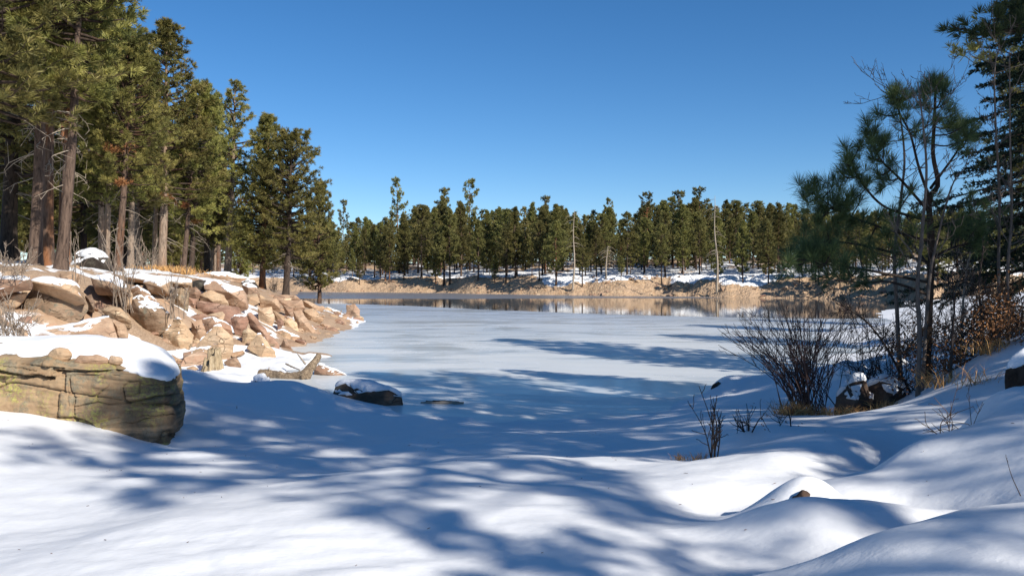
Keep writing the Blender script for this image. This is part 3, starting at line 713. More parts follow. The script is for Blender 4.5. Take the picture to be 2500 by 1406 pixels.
def traced_rock(r, idx):
    name, label, mat, d, th, snow, ol = r
    rnd = random.Random(idx * 13 + 5)
    ol = np.array(ol, float)
    c = ol.mean(axis=0)
    org = P(c[0], ol[:, 1].max(), d + th * 0.4)
    pts = []
    h = np.ptp(ol[:, 1]) / F * d
    for (px, py) in ol:
        low = py > c[1] + 0.25 * np.ptp(ol[:, 1])
        dd = d + rnd.uniform(-0.10, 0.16) * th + (0.0 if low else 0.12 * th)
        p = P(px, py, dd)
        if low: pts.append(p + np.array([0, 0.1 * th, -0.25 * h - 0.05]))
        pts.append(p)
        b = c + (np.array([px, py]) - c) * rnd.uniform(0.7, 0.95)
        q = P(b[0], b[1], d + th * rnd.uniform(0.8, 1.1))
        q[2] -= 0.12 * h if not low else 0.3 * h
        pts.append(q)
    for k in range(2):
        w = rnd.uniform(0.1, 0.4)
        b = ol[rnd.randrange(len(ol))] * w + c * (1 - w)
        pts.append(P(b[0], b[1], d - rnd.uniform(0.1, 0.28) * min(th, h)))
    pts = [tuple(p - org) for p in pts]
    bm, size = hull_rock(pts, idx * 1.37, 3, 0.05 if snow < 2 else 0.03, 0.012 if snow < 2 else 0.14)
    e = empty(name, org, label, 'rock')
    so = link('stone', bm_to_mesh(bm, name, MAT[mat], R(22) if snow < 2 else R(80)), e)
    if snow:
        nb = snow_on(bm, idx * 2.3, snow, min(0.09, 0.03 + 0.03 * size) if snow == 1 else 0.11 if snow < 2 else 0.16)
        if nb is not None:
            link('snow_cap', bm_to_mesh(nb, 'snow_cap', MAT['snow'], R(60)), so); nb.free()
    bm.free()
for i, r in enumerate(ROCKS): traced_rock(r, i)

# loose stones, shared meshes
STONES = []
for k in range(7):
    rs = np.random.default_rng(100 + k)
    p = rs.normal(size=(14, 3)) * np.array([1, 0.8, 0.55])
    p /= np.linalg.norm(p / np.array([1, 0.8, 0.55]), axis=1, keepdims=True)
    bm, s_ = hull_rock([tuple(q) for q in p * 0.5], k * 2.2 + 50, 2, 0.05, 0.012)
    STONES.append([bm_to_mesh(bm, 'stone', MAT[m]) for m in ('rock', 'rockp', 'rockr')])
    bm.free()
def stone(x, y, z, s, label, group, rnd, name='loose_stone'):
    o = link(name, rnd.choice(rnd.choice(STONES)), None, (x, y, z))
    o.scale = (s, s * rnd.uniform(0.7, 1.1), s * rnd.uniform(0.6, 1.1))
    o.rotation_euler = (rnd.uniform(-.4, .4), rnd.uniform(-.4, .4), rnd.uniform(0, 6.3))
    tag(o, label, 'rock', group)
rnd = random.Random(3)
n = 0
while n < 90:                                            # rubble along the foot of the point
    px, t = rnd.uniform(420, 880), rnd.random()
    sx, sy = plane_curve([(400,880),(560,872),(640,862),(720,845),(770,812),(840,790),(885,776)])
    yy = rnd.uniform(30, 76); x0 = float(np.interp(yy, sy, sx)); x = x0 + 1.0 - abs(rnd.gauss(0, 2.0)); z = gz(x, yy)
    if z < -0.12: continue
    stone(x, yy, z + 0.02, rnd.choice((0.25, 0.35, 0.5, 0.7, 0.9)), 'loose sandstone rubble along the waterline of the rocky point', 'rubble along the rocky point', rnd)
    n += 1
for k in range(220):                                     # rubble filling the gaps of the pile
    px, d = rnd.uniform(20, 740), rnd.uniform(27, 60)
    py = np.interp(px, [0, 600, 760], [780, 790, 800]) ; x = (px - HX) / F * d
    if gz(x, d) > 3.0 or gz(x, d) < 0.3: continue
    stone(x, d, gz(x, d) + 0.05, rnd.choice((0.2, 0.25, 0.35, 0.5, 0.7, 1.0, 1.4)), 'broken sandstone piece lying in the gaps of the boulder pile', 'broken pieces in the boulder pile', rnd, 'broken_stone')
for k in range(230):                                     # rocks on the far bank
    px = rnd.uniform(720, 2450); t = rnd.uniform(0.2, 11) if px < 1400 else rnd.uniform(0.0, 15)
    x, y, z = (float(v) for v in far_point(px, t))
    stone(x, y, z + 0.05, rnd.choice((0.6, 0.8, 1.1, 1.5, 2.0) if px > 1400 else (0.5, 0.7, 1.0, 1.3)), 'small tan rock scattered on the far bank above the water', 'rocks on the far bank', rnd, 'bank_rock')

# ------------------------------------------------------------------ the large boulder in front
def big_boulder():
    d0 = 12.0
    base = np.array([-6.4, 12.8, 1.0])
    # plan outline: rectangle with rounded corners, dense along the front
    front = [(-9.6, 12.3), (-7.2, 12.0), (-6.0, 11.95), (-5.3, 11.95), (-4.98, 11.98), (-4.86, 12.06), (-4.92, 12.5), (-5.15, 13.3), (-5.6, 14.1), (-6.4, 14.6), (-8.2, 14.6), (-9.8, 14.2), (-10.2, 13.2)]
    n = 560
    p = smooth_path(front + [front[0]], 2400)
    seg = np.linalg.norm(np.diff(p, axis=0), axis=1)
    wgt = seg * np.where((p[:-1, 1] < 12.6) & (p[:-1, 0] > -8.2), 4.0, 1.0)
    cs = np.concatenate([[0], np.cumsum(wgt)]); u = np.interp(np.linspace(0, cs[-1], n, endpoint=False), cs, np.arange(len(p)))
    out = np.stack([np.interp(u, np.arange(len(p)), p[:, k]) for k in (0, 1)], -1)
    tang = np.roll(out, -1, 0) - np.roll(out, 1, 0)
    nor = np.stack([tang[:, 1], -tang[:, 0]], -1); nor /= np.linalg.norm(nor, axis=1, keepdims=True)
    ctr = np.array([-7.2, 13.25])
    nor *= np.sign(((out - ctr) * nor).sum(1))[:, None]
    pxo = HX + F * out[:, 0] / np.minimum(out[:, 1], 12.2)
    top_py = np.interp(pxo, [-300, 0, 60, 113, 148, 260, 351, 392, 425, 440], [868, 876, 874, 870, 884, 894, 905, 910, 909, 912])
    ztop = CAM_Z - (top_py - HY) / F * 12.05
    zbot = np.full(n, 0.25)
    rows = 130
    V = []; DISP = []
    cracks = [  # photo pixels on the front face: (polyline, depth, width px)
        ([(172,918),(182,962),(186,970),(178,993),(180,1045)], .06, 3), ([(172,918),(170,990)], .02, 2), ([(186,966),(215,970),(240,962),(270,938)], .035, 2),
        ([(178,994),(215,987),(240,980),(280,986),(310,985)], .045, 2.4), ([(240,980),(236,964)], .03, 2), ([(178,1014),(205,1006)], .03, 2),
        ([(306,945),(310,965),(308,972),(312,982),(340,975),(380,968),(430,962)], .07, 3), ([(306,940),(320,932),(345,932),(346,960),(312,966)], .035, 2.2), ([(350,984),(390,988),(433,988)], .05, 2.5),
        ([(340,1018),(375,1015),(400,1010)], .03, 2), ([(225,1030),(290,1022)], .03, 2), ([(240,1042),(330,1032),(380,1018),(420,1010)], .04, 2.2), ([(400,1055),(430,1062)], .03, 2),
        ([(0,960),(60,952),(120,940)], .02, 1.6), ([(0,904),(60,914),(133,920)], .16, 5), ([(0,890),(60,896),(100,905)], .05, 2), ([(138,902),(180,904),(260,905),(350,903)], .10, 3.5), ([(133,920),(140,885)], .08, 3),
        ([(150,916),(230,912),(300,914)], .03, 2), ([(345,935),(390,942),(428,940)], .03, 2), ([(330,1000),(400,1003)], .02, 1.8), ([(100,1000),(150,990)], .015, 2), ([(88,970),(120,942)], .02, 3)]
    def crack_depth(px, py):
        dep = np.zeros_like(px)
        for line, dp, w in cracks:
            l = np.array(line, float)
            best = np.full(px.shape, 1e9)
            for a, b in zip(l[:-1], l[1:]):
                ab = b - a; t = np.clip(((px - a[0]) * ab[0] + (py - a[1]) * ab[1]) / (ab @ ab), 0, 1)
                best = np.minimum(best, np.hypot(px - a[0] - t * ab[0], py - a[1] - t * ab[1]))
            dep = np.maximum(dep, dp * np.clip(1 - best / w, 0, 1) ** 0.7)
        return dep
    for k in range(rows):
        f = k / (rows - 1)
        z = zbot + (ztop - zbot) * f
        lean = -0.10 * f + 0.10 * sstep(0.35, 0.0, f) * -1.0            # undercut foot, slight lean
        x = out[:, 0] + nor[:, 0] * lean; y = out[:, 1] + nor[:, 1] * lean
        px = HX + F * x / y; py = HY + F * (CAM_Z - z) / y
        isf = sstep(12.9, 12.3, out[:, 1])
        q = np.stack([x, y, z], -1)
        strat = fbm(np.stack([x * 0.9, y * 0.9, z * 7.5 + x * 0.9], -1), 3, 7) * 0.045 + fbm(q * 1.1, 3, 9) * 0.10 + fbm(q * 4.5, 4, 10) * 0.035
        facet = np.abs(vnoise(q * 1.6 + 3.3, 14)) * 0.10
        lz = z * 2.7 + x * 0.42 + 0.5 * vnoise(np.stack([x * 1.3, y, z * 1.3], -1), 21)      # dipping beds
        bed = np.floor(lz); fr = lz - bed
        jx = x * (0.55 + 0.6 * _hash(bed.astype(np.int64), (bed * 0).astype(np.int64), (bed * 0).astype(np.int64), 5)) + 7.7 * _hash(bed.astype(np.int64), (bed * 0 + 3).astype(np.int64), (bed * 0).astype(np.int64), 6) + 0.25 * vnoise(q * 2.5, 22)
        blk = np.floor(jx); jf = jx - blk
        hb = _hash(bed.astype(np.int64), blk.astype(np.int64), (bed * 0).astype(np.int64), 9)
        block = (hb - 0.5) * 0.10 - 0.05 * (np.clip(1 - np.minimum(fr, 1 - fr) / 0.06, 0, 1) + 0.6 * np.clip(1 - np.minimum(jf, 1 - jf) / 0.03, 0, 1)) * (hb > 0.25)
        strat = strat * 0.6 + block
        slab = isf * (np.where((px < 140) & (py < 917 + 0.0 * px), 0.10, 0.0) + np.where((px >= 140) & (px < 352) & (py < 904), 0.05, 0.0))
        rg = isf * sstep(330, 430, px) * np.sin(z * 26 + x * 3) * 0.02
        dsp = strat + facet + slab + rg - isf * crack_depth(px + 3 * vnoise(q * 6, 3), py + 3 * vnoise(q * 6 + 9, 4))
        rnd_top = -0.16 * sstep(0.93, 1.0, f) ** 2 
        V.append(np.stack([x + nor[:, 0] * (dsp + rnd_top), y + nor[:, 1] * (dsp + rnd_top), z], -1))
    top = V[-1]; c3 = np.array([-7.0, 13.3, 0])
    for k in range(1, 12):
        f = 1 - k / 12
        ring = c3 + (top - c3) * np.array([f, f, 0])
        ring[:, 2] = top[:, 2] * f + (2.12) * (1 - f) + fbm(ring * 1.5, 3, 6) * 0.05
        V.append(ring)
    V = np.array(V); m = len(V)
    i = np.arange(m - 1)[:, None] * n; j = np.arange(n)[None]; kk = (j + 1) % n
    q = np.stack([i + j, i + kk, i + n + kk, i + n + j], -1).reshape(-1, 4)
    mb = MB(); vv = V.reshape(-1, 3) - base
    t = [[(m - 1) * n + a, (m - 1) * n + (a + 1) % n, m * n] for a in range(n)]
    mb.add(np.concatenate([vv, [np.array([-7.0, 13.3, 2.12]) - base]]), q, t)
    k = NT('lichened_boulder')
    w = k.coord(kind='World')
    f1 = k.noise(w, 1.2, 5, 0.6); f2 = k.noise(w, 11, 6, 0.65); f4 = k.noise(w, 4.2, 8, 0.72); f5 = k.noise(w, 38, 4, 0.7)
    mp = k.coord((0.5, 0.5, 5.5), 'World'); f3 = k.noise(mp, 1.6, 5, 0.6, 0.5)
    c = k.ramp(f1, [(0.28, (0.16, 0.105, 0.06)), (0.5, (0.30, 0.205, 0.12)), (0.72, (0.40, 0.28, 0.165))])
    c = k.mix(k.rng(f3, 0.45, 0.62), c, k.ramp(f2, [(0.3, (0.22, 0.125, 0.065)), (0.7, (0.36, 0.26, 0.16))]))
    c = k.mix(k.math('MULTIPLY', k.rng(f4, 0.47, 0.60), 0.72), c, k.ramp(f5, [(0.3, (0.085, 0.08, 0.06)), (0.7, (0.25, 0.235, 0.17))]))
    # yellow-green lichen: world patches
    lich = k.math('MULTIPLY', k.rng(k.noise(k.coord(kind='World', loc=(1.9, 0.3, 0.4)), 1.7, 3), 0.46, 0.58), k.rng(k.noise(w, 22, 5, 0.7), 0.47, 0.56))
    c = k.mix(k.math('MULTIPLY', lich, 0.7), c, k.ramp(f5, [(0.3, (0.30, 0.29, 0.06)), (0.7, (0.50, 0.47, 0.14))]))
    sep = k.n('SeparateXYZ'); k.l(k.n('NewGeometry').outputs['Position'], sep.inputs[0])
    ds = k.math('MULTIPLY', k.rng(k.math('ADD', sep.outputs['X'], k.math('MULTIPLY', f1, 1.2)), -5.4, -4.7), k.rng(f3, 0.35, 0.6))
    c = k.mix(k.math('MULTIPLY', ds, 0.7), c, (0.060, 0.048, 0.034))        # tree shade and dark stains painted into the right end's colour
    nn = k.bump(f3, 0.35, 0.03); nn = k.bump(f4, 0.5, 0.03, nn); nn = k.bump(f2, 0.45, 0.012, nn); nn = k.bump(f5, 0.3, 0.004, nn)
    mat = k.set(c, 0.9, nn, 0.15)
    e = empty('large_boulder', base, 'large lichen-spotted sandstone boulder with thick snow cap beside the snowy shore', 'boulder')
    body = link('boulder_body', mb.mesh('boulder_body', mat), e)
    # snow cap: pillow over the top
    mb = MB(); nu, nv = 150, 70
    U, W = np.meshgrid(np.linspace(0, 2 * math.pi, nu, endpoint=False), np.linspace(0, 1, nv))
    ring_i = (U / (2 * math.pi) * n)
    bx = np.interp(ring_i.ravel(), np.arange(n + 1), np.append(out[:, 0], out[0, 0])).reshape(U.shape)
    by = np.interp(ring_i.ravel(), np.arange(n + 1), np.append(out[:, 1], out[0, 1])).reshape(U.shape)
    bt = np.interp(ring_i.ravel(), np.arange(n + 1), np.append(ztop, ztop[0])).reshape(U.shape)
    nx = np.interp(ring_i.ravel(), np.arange(n + 1), np.append(nor[:, 0], nor[0, 0])).reshape(U.shape)
    ny = np.interp(ring_i.ravel(), np.arange(n + 1), np.append(nor[:, 1], nor[0, 1])).reshape(U.shape)
    frontness = sstep(13.0, 12.1, by)
    sb = np.interp(bx, [-9.5, -7.2, -6.3, -5.8, -5.45, -5.25, -4.8], [0.12, 0.24, 0.34, 0.30, 0.16, 0.04, 0.0])
    sb = sb * frontness + 0.08 * (1 - frontness)
    sb = sb + 0.05 * fbm(np.stack([bx * 4, by * 4, bx * 0], -1), 3, 44)
    rx, ry = bx - nx * sb, by - ny * sb
    cx = np.clip(bx, -9.2, -5.9); cy = 13.3
    f = 1 - W
    x = cx + (rx - cx) * f; y = cy + (ry - cy) * f
    over = sstep(0.10, 0.0, sb) * frontness
    rimz = bt - 0.03 - 0.03 * over
    crest = np.interp(x, [-10, -8, -6.8, -6.0, -5.4, -4.9], [2.20, 2.16, 2.17, 2.14, 2.05, 1.92])
    prof = np.clip(1 - f ** 2.6, 0, 1) ** 0.62
    z = rimz + prof * (crest - rimz) * (0.62 + 0.38 * (1 - f)) + fbm2(x, y, 1.3, 3, 8) * 0.03 * (1 - f ** 6)
    v = np.stack([x, y, z], -1)
    skirt = v[0] - np.array([0, 0, 0.06]); skirt[:, 1] += 0.05 * (out[:, 1].mean() > 0)
    V2 = np.concatenate([skirt[None], v]); m2 = len(V2)
    i = np.arange(m2 - 1)[:, None] * nu; j = np.arange(nu)[None]; kk = (j + 1) % nu
    q = np.stack([i + j, i + kk, i + nu + kk, i + nu + j], -1).reshape(-1, 4)
    mb.add(V2.reshape(-1, 3) - base, q)
    link('snow_cap', mb.mesh('snow_cap', MAT['snow']), e)
    # bare knobs poking out of the snow
    for kname, ol, dd, th in (('knob', [(108,884),(118,860),(140,846),(168,847),(178,862),(165,880),(150,890)], 12.15, .45), ('knob', [(176,886),(190,866),(240,863),(268,872),(262,890),(220,894),(190,890)], 12.1, .35), ('knob', [(262,886),(270,866),(296,870),(302,880),(285,892)], 12.12, .3)):
        ol = np.array(ol, float); cc = ol.mean(0); pts = []
        for px, py in ol:
            pts.append(P(px, py, dd) - base)
            b = cc + (np.array([px, py]) - cc) * 0.8; pts.append(P(b[0], b[1], dd + th) - base + np.array([0, 0, -0.12]))
        pts.append(P(cc[0], cc[1], dd - 0.06) - base)
        bm, s_ = hull_rock([tuple(p_) for p_ in pts], dd * 7, 3, 0.05, 0.05)
        link(kname, bm_to_mesh(bm, 'knob', MAT['rock']), body); bm.free()
big_boulder()

# ------------------------------------------------------------------ trees
def needle_tris(mb, cen, dirs, n, length, width, spread, tint, rng, droop=0.0):
    """n blade triangles radiating from each tuft"""
    m = len(cen)
    d = dirs[:, None] + rng.normal(size=(m, n, 3)) * spread
    d[..., 2] -= droop
    d /= np.linalg.norm(d, axis=2, keepdims=True) + 1e-9
    L = length * rng.uniform(0.7, 1.15, (m, n, 1))
    side = np.cross(d, rng.normal(size=(m, n, 3))); side /= np.linalg.norm(side, axis=2, keepdims=True) + 1e-9
    b = cen[:, None] - d * L * 0.05
    tip = b + d * L
    mid = b + d * L * 0.45
    v = np.stack([b, mid + side * width * 0.5, tip, mid - side * width * 0.5], 2).reshape(-1, 3)
    q = np.arange(m * n * 4).reshape(-1, 4)
    a = np.repeat(np.clip(tint[:, None] + rng.normal(size=(m, n)) * 0.10, 0, 1).ravel(), 4)
    mb.add(v, q, a=a)

def pine(H, cb, Rr, nb, seed, dbh=0.03, tufts=5, subs=5, needles=9, nl=0.30, nw=0.045, lean=0.0, prof='ponderosa', gaps=0.12, deadn=8, sides=9, detail=True):
    """trunk, limbs and crown of one pine standing at the origin"""
    rng = np.random.default_rng(seed)
    tr, lm, cr, dd = MB(), MB(), MB(), []
    ph = rng.uniform(0, 6.28, 4)
    def axis(z):
        t = z / H
        return np.array([lean * H * t * (1 - 0.35 * t) + 0.010 * H * math.sin(5 * t + ph[0]) * t, 0.010 * H * math.sin(4.2 * t + ph[1]) * t, z])
    zz = np.linspace(0, 1, 18) ** 1.15 * H
    rad = dbh * H * ((1 - zz / H) ** 0.85 * 0.92 + 0.02) * (1 + 0.55 * np.exp(-zz / (0.02 * H)))
    pts = np.array([axis(z) for z in zz]); pts[0, 2] = -0.35
    tr.tube(pts, rad, sides)
    C, D, T = [], [], []
    az = rng.uniform(0, 6.28)
    for k in range(nb):
        t = (k + rng.uniform(0, 1)) / nb                       # 0 = crown base, 1 = top
        z = H * (cb + (1 - cb) * t ** 0.92) * 0.985
        az += 2.4 + rng.normal() * 0.5
        if rng.random() < gaps: continue
        if prof == 'cone': pr = (1 - t) ** 0.75 * min(1, 0.55 + 3 * t) + 0.05
        elif prof == 'round': pr = math.sqrt(max(0, 1 - (2 * t - 0.85) ** 2 * 0.78)) * (1 - 0.25 * t)
        else: pr = (0.55 + 0.8 * t) if t < 0.35 else (1 - (t - 0.35) / 0.65) ** 0.7 * 0.83 + 0.06
        L = Rr * pr * rng.uniform(0.55, 1.18)
        el = -0.25 + 0.95 * t + rng.normal() * 0.13
        dirh = np.array([math.cos(az), math.sin(az), 0])
        p0 = axis(z)
        s = np.linspace(0, 1, 6)[:, None]
        curve = p0 + dirh * (L * s * math.cos(el)) + np.array([0, 0, 1]) * (L * (s * math.sin(el) + 0.28 * s * s * s))
        curve += rng.normal(size=(6, 3)) * 0.03 * L * s
        lm.tube(curve, np.linspace(0.011 * H * dbh / 0.03 * (0.35 + 0.65 * pr), 0.008, 6), 4, cap=False)
        clump = rng.normal() * 0.16 + 0.46
        ns = max(2, int(round(subs * (0.5 + 0.5 * L / Rr) + rng.uniform(-0.5, 0.5))))
        for j in range(ns):
            f = 1.0 if j == 0 else rng.uniform(0.38, 0.97)
            q = curve[0] * 0 + np.array([np.interp(f, s[:, 0], curve[:, a]) for a in range(3)])
            sd = rng.choice([-1, 1])
            perp = np.array([-dirh[1], dirh[0], 0]) * sd
            dv = dirh * 0.75 + perp * (0.0 if j == 0 else rng.uniform(0.4, 1.1)) + np.array([0, 0, rng.uniform(0.1, 0.75)])
            dv /= np.linalg.norm(dv)
            sl = L * rng.uniform(0.16, 0.36)
            e = q + dv * sl
            if detail: lm.tube(np.array([q, q + dv * sl * 0.5 + rng.normal(size=3) * 0.03, e]), [0.014, 0.011, 0.006], 3, cap=False)
            for m in range(tufts):
                g = 1 - 0.75 * (m / max(1, tufts - 1)) * rng.uniform(0.5, 1)
                c = q + dv * sl * g + rng.normal(size=3) * 0.12 * sl + rng.normal(size=3) * nl * 0.25
                C.append(c); D.append(dv * 0.8 + rng.normal(size=3) * 0.45 + np.array([0, 0, 0.35])); T.append(clump + rng.normal() * 0.13)
    # leader
    for m in range(max(3, tufts)):
        C.append(axis(H * (1 - 0.012 * m)) + rng.normal(size=3) * 0.06); D.append(np.array([0, 0, 1.0]) + rng.normal(size=3) * 0.4); T.append(0.5)
    C, D, T = np.array(C), np.array(D), np.array(T)
    D /= np.linalg.norm(D, axis=1, keepdims=True)
    needle_tris(cr, C, D, needles, nl, nw, 0.55, T, rng)
    # dead bare branches below the crown
    for k in range(deadn):
        z = H * cb * rng.uniform(0.45, 1.15); a = rng.uniform(0, 6.28); L = Rr * rng.uniform(0.25, 0.6)
        dv = np.array([math.cos(a), math.sin(a), rng.uniform(-0.4, 0.15)])
        c = axis(z) + dv * L * np.linspace(0, 1, 5)[:, None] + np.array([0, 0, -1]) * (np.linspace(0, 1, 5)[:, None] ** 2) * L * 0.35 + rng.normal(size=(5, 3)) * 0.05 * L * np.linspace(0, 1, 5)[:, None]
        db = MB(); dd.append(db); db.tube(c, np.linspace(0.028, 0.008, 5), 4, cap=False)
        for j in range(3):
            b = c[2 + j % 3] ; db.tube(np.array([b, b + rng.normal(size=3) * 0.22 * L]), [0.012, 0.005], 3, cap=False)
    return tr, lm, cr, dd, axis

def tree_obj(name, meshes, loc, scale, rz, label, group, cat='tree', tilt=(0, 0)):
    e = empty(name, loc, label, cat, group)
    e.rotation_euler = (tilt[0], tilt[1], rz)
    e.scale = scale if hasattr(scale, '__len__') else (scale,) * 3
    trunk = None
    for pn, me in meshes:
        o = link(pn, me, trunk if pn == 'dead_branch' and trunk else e)
        if pn == 'trunk': trunk = o
    return e

def proto(H, barkmat, leafmat, **kw):
    tr, lm, cr, dd, ax = pine(H, **kw)
    out = [('trunk', tr.mesh('trunk', barkmat)), ('limbs', lm.mesh('limbs', MAT['bark_dark'])), ('crown', cr.mesh('crown', leafmat, False))]
    out += [('dead_branch', b.mesh('dead_branch', MAT['snag'])) for b in dd]
    return out

# --- left pines: prototypes 18 m tall
PH = 18.0
BIG = {
 'n': proto(PH, MAT['bark'], MAT['needles'], cb=0.40, Rr=2.7, nb=140, seed=15, tufts=6, subs=6, needles=17, nl=0.34, nw=0.034, dbh=0.0145, deadn=10),
 'high': proto(PH, MAT['bark'], MAT['needles'], cb=0.60, Rr=3.0, nb=90, seed=16, tufts=5, subs=5, needles=12, nl=0.36, nw=0.045, dbh=0.016, gaps=0.2, deadn=4),
 'a': proto(PH, MAT['bark'], MAT['needles'], cb=0.36, Rr=4.0, nb=150, seed=1, tufts=6, subs=6, needles=17, nl=0.34, nw=0.034, dbh=0.0165),
 'b': proto(PH, MAT['bark'], MAT['needles'], cb=0.30, Rr=3.8, nb=150, seed=2, tufts=6, subs=6, needles=17, nl=0.34, nw=0.034, dbh=0.016),
 'c': proto(PH, MAT['bark_pale'], MAT['needles'], cb=0.27, Rr=3.3, nb=150, seed=3, tufts=6, subs=5, needles=13, nl=0.36, nw=0.045, dbh=0.017, gaps=0.15, prof='cone'),
 'sparse': proto(PH, MAT['bark_pale'], MAT['needles'], cb=0.40, Rr=2.6, nb=78, seed=4, tufts=5, subs=5, needles=13, nl=0.32, nw=0.042, dbh=0.017, gaps=0.25, deadn=12),
 'dense': proto(PH, MAT['bark'], MAT['needles'], cb=0.13, Rr=3.9, nb=180, seed=5, tufts=6, subs=6, needles=12, nl=0.38, nw=0.05, dbh=0.019, prof='cone', gaps=0.06),
 'round': proto(PH, MAT['bark_dark'], MAT['needles'], cb=0.24, Rr=3.5, nb=150, seed=6, tufts=6, subs=6, needles=12, nl=0.38, nw=0.05, dbh=0.020, prof='round', gaps=0.15),
}
NODEAD = {k: [m for m in v if m[0] != 'dead_branch'] for k, v in BIG.items()}
def base_at(px, d):
    x = (px - HX) / F * d
    return x, d, gz(x, d)
LEFT = [  # kind, base px, distance, height m, width scale, lean to px (top - base, m), label, group
 ('n', 148, 35, 17.5, 1.0, 1.5, 'thick leaning pine with orange lower bark beside the black boulder', None),
 ('n', 84, 38, 20, 1.05, 0.7, 'thick shaded pine trunk left of the leaning pine', None),
 ('n', 118, 43, 21, 1.0, 0.2, 'broad red-barked pine standing behind the leaning pine', None),
 ('b', -40, 33, 19, 1.3, 0.3, 'big pine at the far left whose boughs hang over the ledge', None),
 ('b', -150, 40, 21, 1.3, 0.0, 'tall pine behind the boughs at the far left edge', None),
 ('round', 20, 52, 22, 1.2, 0.4, 'dark pine deep in the shade behind the left ledge', None),
 ('c', 258, 52, 14.0, 1.0, 0.5, 'pale slim pine trunk paired close beside another', 'close pair of pale slim pines'),
 ('c', 247, 54, 14.5, 0.9, 0.2, 'pale slim pine trunk paired close beside another', 'close pair of pale slim pines'),
 ('a', 288, 49, 13.8, 1.1, 0.8, 'slightly leaning pine with rusty dead bough above the bare shrub', None),
 ('c', 318, 56, 14.5, 1.0, 0.3, 'slender grey pine trunk right of the rusty-boughed pine', None),
 ('c', 394, 61, 18.0, 1.15, 0.6, 'tallest free-standing pine with narrow pointed top and dry grass at its foot', None),
 ('sparse', 376, 66, 15, 0.9, 0.3, 'thin dark pine tucked behind the tallest pine', None),
 ('b', 446, 63, 14.4, 0.95, 1.3, 'orange-barked pine trunk next to a dark one', None),
 ('round', 466, 66, 14.0, 0.9, 0.8, 'dark-barked pine right of the orange trunk', None),
 ('b', 500, 78, 14.0, 0.9, 0.5, 'dark slim pine standing with a pale one behind the shelf', None),
 ('c', 512, 80, 15.0, 0.9, 0.6, 'pale slim pine standing behind the sandstone shelf', None),
 ('sparse', 555, 73, 16.8, 1.15, 0.8, 'tall open-crowned pine with bare reddish trunk and gappy top', None),
 ('dense', 640, 70, 14.4, 1.05, 0.5, 'bushy dense pine on the point with foliage nearly to the ground', None),
 ('round', 697, 67, 13.0, 1.1, 0.7, 'dark-trunked pine on the point with boughs reaching over the lake', None),
 ('c', 335, 72, 19.5, 1.0, 0.1, 'pine crown rising behind the slender grey trunk', None),
 ('b', 150, 62, 22.5, 0.8, 0.3, 'tall pine behind the leaning pine with crown above the picture', None),
 ('n', 160, 48, 21, 1.0, 0.4, 'tall full-crowned pine right behind the leaning trunk', None),
 ('dense', 780, 135, 19.5, 1.0, 0.0, 'bushy pine on the shore beyond the point', None),
]
random.seed(11)
for kind, px, d, H, ws, ln, label, grp in LEFT:
    x, y, z = base_at(px, d)
    s = H / PH
    tree_obj('ponderosa_pine', BIG[kind], (x, y, z - 0.05), (s * ws, s * ws, s), random.uniform(0, 6.28), label, grp)
    # lean through a shear-free tilt
    o = bpy.context.scene.collection.objects[-1]
for o in [o for o in col.objects if o.name.startswith('ponderosa_pine')]:
    pass
roots = [o for o in col.objects if o.name.split('.')[0] == 'ponderosa_pine']
for o, rec in zip(roots, LEFT):
    rz = o.rotation_euler.z
    o.rotation_mode = 'QUATERNION'
    o.rotation_quaternion = Matrix.Rotation(math.atan2(rec[5], rec[3]), 3, 'Y').to_quaternion() @ Matrix.Rotation(rz, 3, 'Z').to_quaternion()
# forest behind the left pines
rnd = random.Random(21)
sky_px = [-200, 250, 300, 340, 380, 480, 520, 545, 600, 650, 720, 760, 810, 860]
sky_py = [-200, -50, 110, 140, 170, 200, 260, 330, 380, 400, 420, 450, 520, 540]
n = 0
while n < 62:
    d = rnd.uniform(72, 190); px = rnd.uniform(-120, 760)
    x, y, z = base_at(px, d)
    if z < 1.6: continue
    H = rnd.uniform(12, 20)
    topmin = np.interp(px, sky_px, sky_py)
    H = min(H, (HY - topmin) / F * d + CAM_Z - z)
    if H < 7: continue
    k = rnd.choice(['a', 'b', 'c', 'round', 'dense', 'dense', 'round'])
    s = H / PH
    tree_obj('forest_pine', NODEAD[k], (x, y, z - 0.1), (s * rnd.uniform(0.9, 1.25),) * 2 + (s,), rnd.uniform(0, 6.28), *(lambda w: (w, w.replace('pine ', 'pines ', 1)))({'a': 'wide heavy-limbed', 'b': 'tall straight', 'c': 'slim pale-trunked', 'round': 'dark round-crowned', 'dense': 'bushy low-branched'}[k] + ' pine in the ' + ('dark stand just behind the left bluff' if d < 110 else 'stand far back behind the left bluff')))
    n += 1
# rusty dead boughs
def dead_bough(px, py, d, w, seed, owner):
    rng = np.random.default_rng(seed); mb = MB()
    c = P(px, py, d); m = 26
    C = c + rng.normal(size=(m, 3)) * np.array([w, w * 0.6, w * 0.28])
    D = rng.normal(size=(m, 3)) * 0.5 + np.array([0.3, -0.2, -0.1]); D /= np.linalg.norm(D, axis=1, keepdims=True)
    needle_tris(mb, C, D, 12, 0.30, 0.035, 0.6, np.clip(rng.normal(size=m) * 0.2 + 0.5, 0, 1), rng)
    inv = owner.matrix_world.inverted()
    o = link('dead_bough', mb.mesh('dead_bough', MAT['needles_dead'], False), owner)
    o.matrix_parent_inverse = inv
    o['label'] = 'rust coloured dead bough'
bpy.context.view_layer.update()
for px, py, w, oi in ((285, 362, 0.42, 8), (298, 446, 0.16, 8), (395, 480, 0.35, 10), (440, 500, 0.30, 12), (475, 540, 0.22, 13), (595, 492, 0.4, 17), (640, 510, 0.3, 17)):
    dead_bough(px, py, LEFT[oi][2] - 1.2, w, px, roots[oi])

